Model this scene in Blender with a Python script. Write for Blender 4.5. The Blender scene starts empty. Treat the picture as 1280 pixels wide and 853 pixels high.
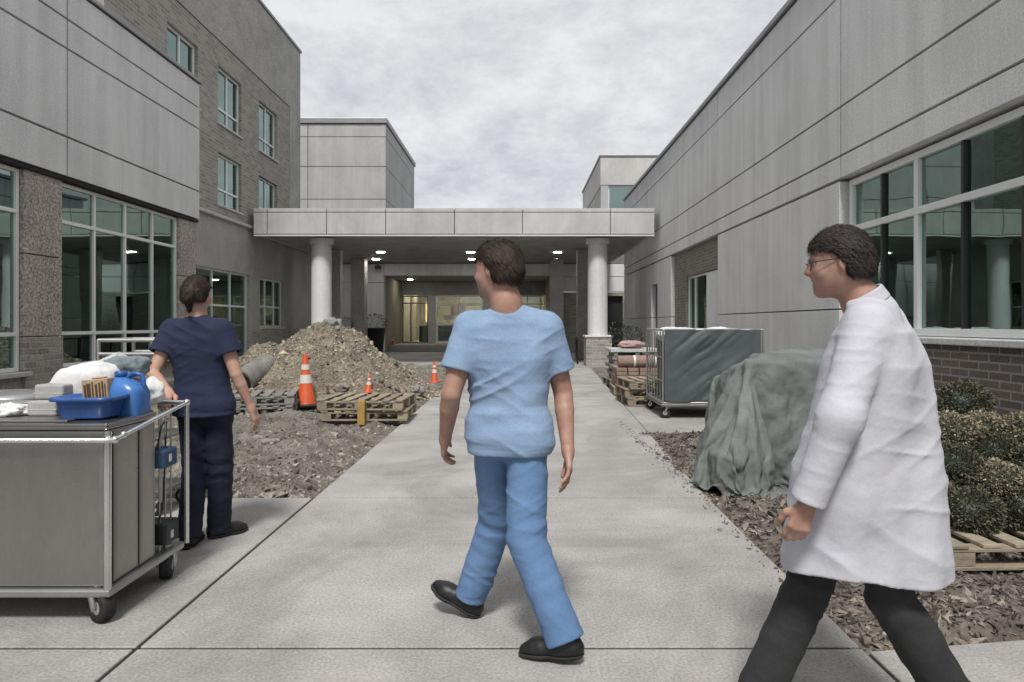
import bpy, bmesh, math, random
import numpy as np
from mathutils import Vector, Matrix

random.seed(7)
RNG = np.random.default_rng(11)
R = math.radians
scene = bpy.context.scene
col = scene.collection

# ------------------------------------------------------------------ camera
cam_d = bpy.data.cameras.new('camera')
cam = bpy.data.objects.new('camera', cam_d)
col.objects.link(cam)
scene.camera = cam
cam.location = (0, 0, 1.4)
cam.rotation_euler = (R(90), 0, 0)
cam_d.sensor_width = 36
cam_d.lens = 24
cam_d.shift_x = -8 / 1280
cam_d.shift_y = -21.5 / 1280
cam_d.clip_start = 0.05
cam_d.clip_end = 2000

# ------------------------------------------------------------------ world / sun / exposure
SUN_EL, SUN_AZ = 56, 184          # azimuth: compass style, 0 = +Y, clockwise (205: behind the camera, just to its left)
w = bpy.data.worlds.new('World')
scene.world = w
w.use_nodes = True
nt = w.node_tree
nt.nodes.clear()
N = nt.nodes.new
L = nt.links.new
sky = N('ShaderNodeTexSky'); sky.sky_type = 'NISHITA'; sky.sun_disc = False
sky.sun_elevation = R(SUN_EL); sky.sun_rotation = R(SUN_AZ)
tc = N('ShaderNodeTexCoord')
sep = N('ShaderNodeSeparateXYZ'); L(tc.outputs['Generated'], sep.inputs[0])
zp = N('ShaderNodeMath'); zp.operation = 'MAXIMUM'; L(sep.outputs[2], zp.inputs[0]); zp.inputs[1].default_value = 0.0
za = N('ShaderNodeMath'); za.operation = 'ADD'; L(zp.outputs[0], za.inputs[0]); za.inputs[1].default_value = 0.35
dv = N('ShaderNodeVectorMath'); dv.operation = 'DIVIDE'
cz = N('ShaderNodeCombineXYZ')
for i in range(3): L(za.outputs[0], cz.inputs[i])
L(tc.outputs['Generated'], dv.inputs[0]); L(cz.outputs[0], dv.inputs[1])
n1 = N('ShaderNodeTexNoise'); n1.inputs['Scale'].default_value = 3.1; n1.inputs['Detail'].default_value = 9; n1.inputs['Roughness'].default_value = .7; n1.inputs['Distortion'].default_value = .1
L(dv.outputs[0], n1.inputs['Vector'])
cr = N('ShaderNodeValToRGB')
cr.color_ramp.elements[0].position = .33; cr.color_ramp.elements[0].color = (4.2, 4.24, 4.5, 1)
cr.color_ramp.elements[1].position = .6; cr.color_ramp.elements[1].color = (6.3, 6.32, 6.35, 1)
L(n1.outputs[0], cr.inputs[0])
mx = N('ShaderNodeMix'); mx.data_type = 'RGBA'; mx.inputs[0].default_value = .93
L(sky.outputs[0], mx.inputs[6]); L(cr.outputs[0], mx.inputs[7])
bg = N('ShaderNodeBackground'); bg.inputs[1].default_value = 0.056
L(mx.outputs[2], bg.inputs[0])
wo = N('ShaderNodeOutputWorld'); L(bg.outputs[0], wo.inputs[0])

sun_d = bpy.data.lights.new('sun', 'SUN'); sun_d.energy = 1.5; sun_d.angle = R(11); sun_d.color = (1, .975, .945)
sun = bpy.data.objects.new('sun', sun_d); col.objects.link(sun)
_d = Vector((math.sin(R(SUN_AZ)) * math.cos(R(SUN_EL)), math.cos(R(SUN_AZ)) * math.cos(R(SUN_EL)), math.sin(R(SUN_EL))))
sun.rotation_euler = _d.to_track_quat('Z', 'Y').to_euler()
sun.location = _d * 60

scene.view_settings.view_transform = 'Standard'
scene.view_settings.look = 'None'
scene.view_settings.exposure = 1.3
scene.view_settings.gamma = 1
scene.view_settings.use_curve_mapping = False
scene.render.engine = 'CYCLES'
scene.cycles.max_bounces = 6
scene.cycles.transparent_max_bounces = 10

F0, VX, VY, CH = 853.33, 648.0, 405.0, 1.4
def at(px, Y): return (px - VX) * Y / F0
def zt(py, Y): return CH + (VY - py) * Y / F0

# ------------------------------------------------------------------ materials
def mat(name, c, c2=None, rough=.7, metal=0., s1=1.2, var=.25, s2=55., fine=.25, bump=.25, bs=None, spec=.4, stretch=None, island=0., dist=.02, stain=0., streak=0.):
    m = bpy.data.materials.new(name); m.use_nodes = True
    t = m.node_tree; n = t.nodes; l = t.links.new
    b = n['Principled BSDF']
    b.inputs['Roughness'].default_value = rough; b.inputs['Metallic'].default_value = metal
    b.inputs['Specular IOR Level'].default_value = spec
    tcn = n.new('ShaderNodeTexCoord'); v = tcn.outputs['Object']
    if stretch:
        mp = n.new('ShaderNodeMapping'); mp.inputs['Scale'].default_value = stretch; l(v, mp.inputs[0]); v = mp.outputs[0]
    a = n.new('ShaderNodeTexNoise'); a.inputs['Scale'].default_value = s1; a.inputs['Detail'].default_value = 6; a.inputs['Roughness'].default_value = .6
    l(v, a.inputs['Vector'])
    f = n.new('ShaderNodeTexNoise'); f.inputs['Scale'].default_value = s2; f.inputs['Detail'].default_value = 4; f.inputs['Roughness'].default_value = .7
    l(v, f.inputs['Vector'])
    cc2 = c2 or tuple(x * (1 - var) for x in c)
    mr = n.new('ShaderNodeMapRange'); mr.inputs[1].default_value = .33; mr.inputs[2].default_value = .67; l(a.outputs[0], mr.inputs[0])
    mix = n.new('ShaderNodeMix'); mix.data_type = 'RGBA'; l(mr.outputs[0], mix.inputs[0])
    mix.inputs[6].default_value = (*c, 1); mix.inputs[7].default_value = (*cc2, 1)
    out = mix.outputs[2]
    def mul(out, val):
        x = n.new('ShaderNodeMix'); x.data_type = 'RGBA'; x.blend_type = 'MULTIPLY'; x.inputs[0].default_value = 1
        l(out, x.inputs[6]); l(val, x.inputs[7]); return x.outputs[2]
    mf = n.new('ShaderNodeMapRange'); mf.inputs[1].default_value = .3; mf.inputs[2].default_value = .7
    mf.inputs[3].default_value = 1 - fine; mf.inputs[4].default_value = 1 + fine; l(f.outputs[0], mf.inputs[0])
    out = mul(out, mf.outputs[0])
    if stain:
        q = n.new('ShaderNodeTexNoise'); q.inputs['Scale'].default_value = .55; q.inputs['Detail'].default_value = 8; q.inputs['Roughness'].default_value = .68; q.inputs['Distortion'].default_value = .8
        l(v, q.inputs['Vector'])
        mq = n.new('ShaderNodeMapRange'); mq.inputs[1].default_value = .36; mq.inputs[2].default_value = .55; mq.inputs[3].default_value = 1 - stain; mq.inputs[4].default_value = 1
        l(q.outputs[0], mq.inputs[0]); out = mul(out, mq.outputs[0])
    if streak:
        mp = n.new('ShaderNodeMapping'); mp.inputs['Scale'].default_value = (2.6, 2.6, .16); l(tcn.outputs['Object'], mp.inputs[0])
        q = n.new('ShaderNodeTexNoise'); q.inputs['Scale'].default_value = 1.; q.inputs['Detail'].default_value = 7; q.inputs['Roughness'].default_value = .7; l(mp.outputs[0], q.inputs['Vector'])
        mq = n.new('ShaderNodeMapRange'); mq.inputs[1].default_value = .4; mq.inputs[2].default_value = .6; mq.inputs[3].default_value = 1 - streak; mq.inputs[4].default_value = 1
        l(q.outputs[0], mq.inputs[0]); out = mul(out, mq.outputs[0])
    if island:
        g = n.new('ShaderNodeNewGeometry')
        mi = n.new('ShaderNodeMapRange'); mi.inputs[3].default_value = 1 - island; mi.inputs[4].default_value = 1 + island
        l(g.outputs['Random Per Island'], mi.inputs[0]); out = mul(out, mi.outputs[0])
    l(out, b.inputs['Base Color'])
    if bump:
        bp = n.new('ShaderNodeBump'); bp.inputs['Strength'].default_value = bump; bp.inputs['Distance'].default_value = dist
        src = f.outputs[0]
        if bs:
            k = n.new('ShaderNodeTexNoise'); k.inputs['Scale'].default_value = bs; k.inputs['Detail'].default_value = 3; l(v, k.inputs['Vector']); src = k.outputs[0]
        l(src, bp.inputs['Height']); l(bp.outputs[0], b.inputs['Normal'])
    return m

def brick(name, c1, c2, mortar, bw=.4, bh=.2, msz=.012, bump=.5, fine=.35, var=.0):
    m = mat(name, c1, fine=fine, bump=0)
    t = m.node_tree; n = t.nodes; l = t.links.new; b = n['Principled BSDF']
    tcn = n.new('ShaderNodeTexCoord'); s = n.new('ShaderNodeSeparateXYZ'); l(tcn.outputs['Object'], s.inputs[0])
    ad = n.new('ShaderNodeMath'); l(s.outputs[0], ad.inputs[0]); l(s.outputs[1], ad.inputs[1])
    cb = n.new('ShaderNodeCombineXYZ'); l(ad.outputs[0], cb.inputs[0]); l(s.outputs[2], cb.inputs[1])
    br = n.new('ShaderNodeTexBrick'); br.inputs['Scale'].default_value = 1; br.inputs['Brick Width'].default_value = bw; br.inputs['Row Height'].default_value = bh
    br.inputs['Mortar Size'].default_value = msz; br.inputs['Bias'].default_value = var; br.inputs['Mortar Smooth'].default_value = .3
    br.inputs['Color1'].default_value = (*c1, 1); br.inputs['Color2'].default_value = (*c2, 1); br.inputs['Mortar'].default_value = (*mortar, 1)
    l(cb.outputs[0], br.inputs['Vector'])
    f = n.new('ShaderNodeTexNoise'); f.inputs['Scale'].default_value = 38; f.inputs['Detail'].default_value = 5; f.inputs['Roughness'].default_value = .75; l(tcn.outputs['Object'], f.inputs['Vector'])
    mf = n.new('ShaderNodeMapRange'); mf.inputs[1].default_value = .3; mf.inputs[2].default_value = .7; mf.inputs[3].default_value = 1 - fine; mf.inputs[4].default_value = 1 + fine; l(f.outputs[0], mf.inputs[0])
    x = n.new('ShaderNodeMix'); x.data_type = 'RGBA'; x.blend_type = 'MULTIPLY'; x.inputs[0].default_value = 1
    l(br.outputs[0], x.inputs[6]); l(mf.outputs[0], x.inputs[7]); l(x.outputs[2], b.inputs['Base Color'])
    h = n.new('ShaderNodeMath'); h.operation = 'MULTIPLY_ADD'; l(br.outputs['Fac'], h.inputs[0]); h.inputs[1].default_value = -1.; l(f.outputs[0], h.inputs[2])
    bp = n.new('ShaderNodeBump'); bp.inputs['Strength'].default_value = bump; bp.inputs['Distance'].default_value = .012; l(h.outputs[0], bp.inputs['Height']); l(bp.outputs[0], b.inputs['Normal'])
    return m

def glass(name, tint, refl=.1, wav=.0):
    m = bpy.data.materials.new(name); m.use_nodes = True
    t = m.node_tree; n = t.nodes; l = t.links.new; n.clear()
    o = n.new('ShaderNodeOutputMaterial'); tr = n.new('ShaderNodeBsdfTransparent'); tr.inputs[0].default_value = (*tint, 1)
    gl = n.new('ShaderNodeBsdfGlossy'); gl.inputs['Roughness'].default_value = .015; gl.inputs[0].default_value = (.66, .85, .8, 1)
    fr = n.new('ShaderNodeFresnel'); fr.inputs[0].default_value = 1.5
    mr = n.new('ShaderNodeMapRange'); mr.inputs[1].default_value = 0; mr.inputs[2].default_value = 1; mr.inputs[3].default_value = refl; mr.inputs[4].default_value = 1; l(fr.outputs[0], mr.inputs[0])
    mxs = n.new('ShaderNodeMixShader'); l(mr.outputs[0], mxs.inputs[0]); l(tr.outputs[0], mxs.inputs[1]); l(gl.outputs[0], mxs.inputs[2]); l(mxs.outputs[0], o.inputs[0])
    ns = n.new('ShaderNodeTexNoise'); ns.inputs['Scale'].default_value = .8; tcn = n.new('ShaderNodeTexCoord'); l(tcn.outputs['Object'], ns.inputs['Vector'])
    bp = n.new('ShaderNodeBump'); bp.inputs['Strength'].default_value = .04; bp.inputs['Distance'].default_value = .1; l(ns.outputs[0], bp.inputs['Height']); l(bp.outputs[0], gl.inputs['Normal'])
    return m

def emis(name, c, s):
    m = bpy.data.materials.new(name); m.use_nodes = True
    b = m.node_tree.nodes['Principled BSDF']; b.inputs['Base Color'].default_value = (*c, 1)
    b.inputs['Emission Color'].default_value = (*c, 1); b.inputs['Emission Strength'].default_value = s
    return m

def metal(name, c, rough=.32, stretch=(1, 1, 14)):
    m = mat(name, c, rough=rough, metal=.95, s1=1.3, var=.22, s2=60, fine=.05, bump=.06, stretch=stretch, dist=.004)
    t = m.node_tree; n = t.nodes; b = n['Principled BSDF']
    q = n.new('ShaderNodeTexNoise'); q.inputs['Scale'].default_value = 2.2; q.inputs['Detail'].default_value = 5
    mr = n.new('ShaderNodeMapRange'); mr.inputs[3].default_value = rough * .7; mr.inputs[4].default_value = rough * 1.5
    t.links.new(q.outputs[0], mr.inputs[0]); t.links.new(mr.outputs[0], b.inputs['Roughness'])
    return m

M = {}
M['panel'] = mat('pale precast panel', (.7, .7, .695), rough=.85, s1=.7, var=.09, s2=42, fine=.2, bump=.3, stain=.08, streak=.13)
M['panel_warm'] = mat('pale render', (.55, .54, .52), rough=.88, s1=.8, var=.16, s2=40, fine=.2, bump=.3, stain=.14)
M['stucco'] = mat('grey rough render', (.42, .41, .395), rough=.9, s1=.9, var=.2, s2=30, fine=.4, bump=.6, stain=.15)
M['tower'] = mat('grey cladding', (.46, .46, .455), rough=.8, s1=.6, var=.14, s2=40, fine=.12, bump=.15, stain=.12, streak=.12)
M['canopy'] = mat('canopy cladding', (.54, .535, .52), rough=.6, s1=1.1, var=.12, s2=45, fine=.12, bump=.1, stain=.15, streak=.12)
M['reveal'] = mat('dark joint and hollow', (.022, .022, .022), rough=.9, bump=0)
M['coping'] = metal('metal coping', (.32, .32, .32), .45)
M['soffit'] = mat('grey soffit boards', (.34, .34, .335), rough=.6, s1=2, var=.3, s2=25, fine=.2, bump=.1)
M['brick_tan'] = brick('tan brown brick', (.33, .31, .265), (.21, .195, .17), (.36, .35, .33), .3, .1, .012)
M['brick_grey'] = brick('grey split block', (.36, .335, .31), (.23, .21, .195), (.36, .355, .34), .26, .095, .012, bump=.8, fine=.5)
M['brick_dark'] = brick('dark brown brick', (.22, .2, .17), (.14, .125, .11), (.26, .255, .24), .24, .08, .01)
M['pier'] = mat('pebble faced pier', (.42, .385, .36), rough=.95, s1=2.0, var=.2, s2=26, fine=.75, bump=1., stain=.1)
M['frame'] = mat('pale aluminium frame', (.78, .79, .78), rough=.4, var=.1, fine=.06, bump=.03, spec=.5)
M['frame_dark'] = mat('dark bronze frame', (.035, .037, .037), rough=.4, bump=.03)
M['glass'] = glass('green tinted glass', (.36, .5, .46), .3)
M['glass_sky'] = glass('reflective glass', (.2, .28, .27), .28)
M['glass_clear'] = glass('clear glass', (.75, .8, .78), .06)
M['room'] = mat('dark room', (.26, .34, .31), rough=.9, s1=.8, var=.6, bump=0)
M['room_pale'] = mat('pale room wall', (.3, .34, .32), rough=.9, s1=.8, var=.4, bump=0)
M['blind'] = mat('grey blind', (.16, .18, .175), rough=.7, bump=0)
M['roof'] = mat('grey roofing', (.2, .2, .2), rough=.9)
M['walk'] = mat('broom finished concrete', (.375, .36, .343), rough=.85, s1=1.3, var=.24, s2=70, fine=.32, bump=.3, stain=.3, dist=.006)
M['apron'] = mat('forecourt concrete', (.4, .385, .365), rough=.85, s1=.5, var=.22, s2=50, fine=.15, bump=.2, stain=.25)
M['ground'] = mat('bare ground', (.13, .12, .105), rough=.95, s1=.6, var=.4, s2=20, fine=.4, bump=.5)
M['soil'] = mat('grey brown soil', (.12, .103, .086), (.27, .245, .21), rough=.97, s1=3.2, s2=28, fine=.55, bump=1., dist=.05)
M['pile'] = mat('yellow grey spoil', (.3, .26, .19), (.14, .12, .095), rough=.97, s1=2.2, s2=20, fine=.6, bump=1., dist=.06)
M['clod'] = mat('clods and stones', (.3, .27, .23), (.12, .105, .09), rough=.97, s1=3, s2=25, fine=.4, bump=.6, island=.75)
M['pclod'] = mat('spoil clods', (.35, .31, .23), (.16, .135, .108), rough=.97, s1=3, s2=25, fine=.4, bump=.6, island=.7)
M['bark'] = mat('bark mulch', (.09, .074, .062), (.215, .185, .155), rough=.95, s1=4, s2=40, fine=.4, bump=.5, island=.7)
M['rock'] = mat('pale rock', (.3, .29, .28), (.18, .17, .16), rough=.95, s1=5, s2=40, fine=.35, bump=.8)
M['steel'] = metal('brushed stainless', (.37, .365, .35), .27, (1, 1, .35))
M['steel_dark'] = metal('worn stainless', (.33, .325, .31), .42, (2, 2, 1))
M['chrome'] = metal('bright tube steel', (.75, .75, .75), .2, (1, 1, 1))
M['galv'] = metal('dull tube steel', (.5, .5, .5), .4, (1, 1, 1))
M['rubber'] = mat('black rubber', (.02, .02, .02), rough=.75)
M['black'] = mat('black plastic', (.022, .023, .025), rough=.45, bump=.05)
M['blue'] = mat('blue plastic', (.028, .1, .34), rough=.35, var=.3, s1=5, fine=.06, bump=.05, spec=.5)
M['blue_light'] = mat('lighter blue plastic', (.05, .17, .46), rough=.3, var=.3, s1=5, fine=.06, bump=.05, spec=.5)
M['linen'] = mat('white linen', (.66, .655, .65), rough=.9, s1=7, var=.1, s2=90, fine=.1, bump=.3, bs=9, dist=.03)
M['grey_box'] = mat('grey paper wrapped pack', (.36, .355, .345), rough=.85, s1=9, var=.2, fine=.1, bump=.1)
M['carton'] = mat('tan carton', (.42, .31, .19), rough=.85, s1=9, var=.2, fine=.1)
M['print'] = mat('dark brown print', (.1, .05, .025), rough=.8)
M['sheet'] = mat('pale card', (.5, .51, .49), rough=.8, s1=5, var=.15)
M['bag_teal'] = mat('grey teal bundle', (.2, .245, .26), rough=.8, s1=8, var=.4, s2=60, bump=.4, bs=14, dist=.03)
M['pouch'] = mat('blue pouch', (.04, .08, .16), rough=.7)
M['wood'] = mat('weathered pallet wood', (.34, .285, .2), (.21, .18, .14), rough=.85, s1=4, s2=40, fine=.25, bump=.4, stretch=(1, 6, 6), island=.25, dist=.006)
M['wood_grey'] = mat('grey pallet wood', (.28, .27, .25), (.16, .15, .14), rough=.88, s1=4, s2=40, fine=.25, bump=.4, stretch=(1, 6, 6), island=.25, dist=.006)
M['ochre'] = mat('ochre painted block', (.42, .26, .08), rough=.8, s1=8, var=.2)
M['orange'] = mat('orange plastic', (.62, .1, .025), (.5, .085, .03), rough=.5, s1=6, s2=60, fine=.1, bump=.1)
M['collar'] = mat('white reflective collar', (.74, .72, .68), rough=.5, s1=8, var=.25, fine=.1)
M['red_plastic'] = mat('faded red plastic', (.4, .06, .045), rough=.55, s1=6, var=.3)
M['cover'] = mat('dark grey green cover', (.085, .1, .1), (.06, .072, .075), rough=.6, s1=2, s2=80, fine=.12, bump=.15, bs=30, dist=.01)
M['tarp'] = mat('grey green tarpaulin', (.185, .2, .192), (.12, .132, .126), rough=.8, s1=2.5, s2=60, fine=.12, bump=.3, bs=22, dist=.006, spec=.25)
M['pipe'] = mat('grey corrugated pipe', (.27, .255, .235), rough=.7, s1=6, var=.4)
M['paver'] = mat('reddish pavers', (.3, .2, .155), (.22, .165, .14), rough=.9, s1=6, s2=40, fine=.3, bump=.3)
M['pink'] = mat('dusty pink sacking', (.42, .29, .27), rough=.85, s1=6, var=.25)
M['leaf_green'] = mat('dark shrub leaves', (.115, .11, .068), (.055, .055, .035), rough=.6, s1=9, bump=0, island=.6)
M['leaf_olive'] = mat('dry olive shrub leaves', (.3, .265, .185), (.15, .13, .09), rough=.75, s1=9, bump=0, island=.6)
M['leaf_dark'] = mat('evergreen leaves and dark core', (.03, .045, .025), (.02, .028, .015), rough=.5, s1=9, bump=0, island=.6)
M['white_flower'] = mat('white petals', (.75, .74, .7), rough=.7, bump=0)
M['skin'] = mat('skin', (.4, .245, .185), (.31, .165, .12), rough=.5, s1=14, s2=120, fine=.05, bump=.05)
M['skin_pale'] = mat('paler skin', (.47, .3, .23), (.41, .235, .175), rough=.55, s1=9, s2=120, fine=.05, bump=.05)
M['hair'] = mat('brown hair', (.05, .03, .02), (.02, .013, .009), rough=.55, s1=30, s2=120, fine=.5, bump=.6, stretch=(1, 1, .25), dist=.01)
M['hair_grey'] = mat('dark grey brown hair', (.04, .03, .024), (.018, .014, .012), rough=.6, s1=30, s2=120, fine=.5, bump=.6, stretch=(.4, .4, .8), dist=.01)
M['scrub_blue'] = mat('sky blue cotton', (.235, .325, .46), (.19, .28, .41), rough=.9, s1=4, s2=160, fine=.12, bump=.3, bs=26, dist=.012)
M['scrub_pants'] = mat('mid blue cotton', (.125, .215, .37), (.095, .175, .32), rough=.9, s1=4, s2=160, fine=.12, bump=.3, bs=22, dist=.012)
M['navy'] = mat('navy cotton', (.018, .024, .06), (.013, .017, .043), rough=.9, s1=4, s2=160, fine=.15, bump=.3, bs=24, dist=.012)
M['navy_pants'] = mat('dark navy cotton', (.013, .017, .036), (.01, .012, .026), rough=.9, s1=4, s2=160, fine=.15, bump=.3, bs=24, dist=.012)
M['coat'] = mat('white coat cotton', (.5, .5, .535), (.44, .445, .485), rough=.9, s1=3, s2=160, fine=.06, bump=.3, bs=16, dist=.015)
M['charcoal'] = mat('charcoal trouser wool', (.03, .031, .031), (.02, .02, .021), rough=.9, s1=4, s2=150, fine=.2, bump=.3, bs=22, dist=.012)
M['shoe'] = mat('black leather', (.013, .013, .014), rough=.45, s1=8, bump=.1)
M['sole'] = mat('dark sole', (.03, .03, .03), rough=.8)
M['eye'] = mat('eye', (.6, .58, .55), rough=.2, bump=0)
M['iris'] = mat('brown iris', (.04, .025, .015), rough=.15, bump=0)
M['lips'] = mat('lips', (.35, .13, .1), rough=.5, bump=0)
M['lamp'] = emis('lit downlight', (1, .97, .9), 26)
M['strip'] = emis('lit ceiling strip', (1, .98, .92), 14.0)
M['lobby'] = emis('warm lobby glow', (1, .6, .25), .55)
M['lobby_strip'] = emis('lobby ceiling strip', (1, .93, .8), 45)
M['lobby_wall'] = mat('lobby wall', (.32, .27, .2), rough=.8)
M['sign_red'] = mat('red notice', (.13, .05, .04), rough=.6)
M['paper'] = mat('white notice', (.7, .7, .68), rough=.7)

# ------------------------------------------------------------------ mesh helpers
def link(o, parent=None):
    col.objects.link(o)
    if parent is not None: o.parent = parent
    return o

def offset_of(o):
    v = Vector((0, 0, 0))
    while o is not None:
        v += o.location; o = o.parent
    return v

class MB:
    def __init__(s): s.v = []; s.f = []; s.sm = []
    def add(s, V, Fs, smooth=False):
        n = len(s.v); s.v.extend([tuple(map(float, p)) for p in V])
        s.f.extend([tuple(i + n for i in f) for f in Fs]); s.sm.extend([smooth] * len(Fs)); return s
    def box(s, x0, x1, y0, y1, z0, z1, T=None):
        V = [Vector((x, y, z)) for z in (z0, z1) for y in (y0, y1) for x in (x0, x1)]
        if T is not None: V = [T @ p for p in V]
        return s.add(V, [(0, 2, 3, 1), (4, 5, 7, 6), (0, 1, 5, 4), (2, 6, 7, 3), (0, 4, 6, 2), (1, 3, 7, 5)])
    def cyl(s, p0, p1, r0, r1=None, n=16, caps=True):
        p0, p1 = Vector(p0), Vector(p1); r1 = r0 if r1 is None else r1
        d = (p1 - p0).normalized(); a = d.orthogonal().normalized(); b = d.cross(a)
        V = []
        for p, r in ((p0, r0), (p1, r1)):
            V += [p + (a * math.cos(2 * math.pi * i / n) + b * math.sin(2 * math.pi * i / n)) * r for i in range(n)]
        s.add(V, [(i, (i + 1) % n, n + (i + 1) % n, n + i) for i in range(n)], True)
        if caps: s.add(V, [tuple(range(n))[::-1], tuple(range(n, 2 * n))])
        return s
    def tube(s, pts, r, n=8, closed=False):
        P = [Vector(p) for p in pts]; k = len(P); rs = r if isinstance(r, (list, tuple)) else [r] * k
        V = []; a = None
        for i in range(k):
            if closed: d = P[(i + 1) % k] - P[i - 1]
            else: d = P[min(i + 1, k - 1)] - P[max(i - 1, 0)]
            d.normalize()
            if a is None: a = d.orthogonal().normalized()
            a = (a - d * a.dot(d)).normalized(); b = d.cross(a)
            V += [P[i] + (a * math.cos(2 * math.pi * j / n) + b * math.sin(2 * math.pi * j / n)) * rs[i] for j in range(n)]
        m = k if closed else k - 1
        s.add(V, [(i * n + j, i * n + (j + 1) % n, ((i + 1) % k) * n + (j + 1) % n, ((i + 1) % k) * n + j) for i in range(m) for j in range(n)], True)
        if not closed: s.add(V, [tuple(range(n))[::-1], tuple(range((k - 1) * n, k * n))])
        return s
    def lathe(s, prof, c=(0, 0, 0), n=28, T=None):
        V = []
        for r, z in prof:
            V += [Vector((c[0] + r * math.cos(2 * math.pi * i / n), c[1] + r * math.sin(2 * math.pi * i / n), c[2] + z)) for i in range(n)]
        if T is not None: V = [T @ p for p in V]
        k = len(prof)
        s.add(V, [(i * n + j, i * n + (j + 1) % n, (i + 1) * n + (j + 1) % n, (i + 1) * n + j) for i in range(k - 1) for j in range(n)], True)
        s.add(V, [tuple(range(n))[::-1], tuple(range((k - 1) * n, k * n))]); return s
    def loft(s, rings, smooth=True, cap0=True, cap1=True, T=None):
        n = len(rings[0]); V = [Vector(p) for r in rings for p in r]; k = len(rings)
        if T is not None: V = [T @ p for p in V]
        s.add(V, [(i * n + j, i * n + (j + 1) % n, (i + 1) * n + (j + 1) % n, (i + 1) * n + j) for i in range(k - 1) for j in range(n)], smooth)
        if cap0: s.add(V, [tuple(range(n))[::-1]])
        if cap1: s.add(V, [tuple(range((k - 1) * n, k * n))])
        return s
    def build(s, name, m, parent=None, bevel=0., world=True, solid=0., seg=2, recalc=True):
        me = bpy.data.meshes.new(name)
        off = offset_of(parent) if (parent is not None and world) else Vector((0, 0, 0))
        me.from_pydata([(p[0] - off.x, p[1] - off.y, p[2] - off.z) for p in s.v], [], s.f)
        me.polygons.foreach_set('use_smooth', s.sm)
        me.materials.append(m)
        if recalc and len(s.f) < 30000:
            bm = bmesh.new(); bm.from_mesh(me); bmesh.ops.recalc_face_normals(bm, faces=bm.faces); bm.to_mesh(me); bm.free()
        o = link(bpy.data.objects.new(name, me), parent)
        if solid:
            md = o.modifiers.new('solid', 'SOLIDIFY'); md.thickness = solid
        if bevel:
            md = o.modifiers.new('bevel', 'BEVEL'); md.width = bevel; md.segments = seg; md.limit_method = 'ANGLE'; md.angle_limit = R(40)
        return o

def np_mesh(name, V, Fq, m, parent=None, smooth=True, world=True):
    V = np.asarray(V, dtype=np.float64).copy(); Fq = np.asarray(Fq, dtype=np.int32)
    if parent is not None and world:
        o = offset_of(parent); V -= np.array([o.x, o.y, o.z])
    me = bpy.data.meshes.new(name); k = Fq.shape[1]
    me.vertices.add(len(V)); me.vertices.foreach_set('co', V.astype(np.float32).ravel())
    me.loops.add(Fq.size); me.loops.foreach_set('vertex_index', Fq.ravel())
    me.polygons.add(len(Fq)); me.polygons.foreach_set('loop_start', np.arange(0, Fq.size, k, dtype=np.int32))
    me.polygons.foreach_set('loop_total', np.full(len(Fq), k, dtype=np.int32))
    me.polygons.foreach_set('use_smooth', np.full(len(Fq), smooth))
    me.update(calc_edges=True); me.validate()
    me.materials.append(m)
    return link(bpy.data.objects.new(name, me), parent)

def tag(o, label=None, cat=None, group=None, kind=None):
    if label: o['label'] = label
    if cat: o['category'] = cat
    if group: o['group'] = group
    if kind: o['kind'] = kind
    return o

def thing(name, label, cat, loc=(0, 0, 0), group=None, rz=0.):
    o = bpy.data.objects.new(name, None); link(o); o.location = loc; o.rotation_euler = (0, 0, rz); o.empty_display_size = .2
    return tag(o, label, cat, group)

def copy_tree(o, parent=None):
    c = o.copy(); col.objects.link(c)
    if parent is not None: c.parent = parent
    for ch in [x for x in bpy.data.objects if x.parent == o]: copy_tree(ch, c)
    return c

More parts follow.
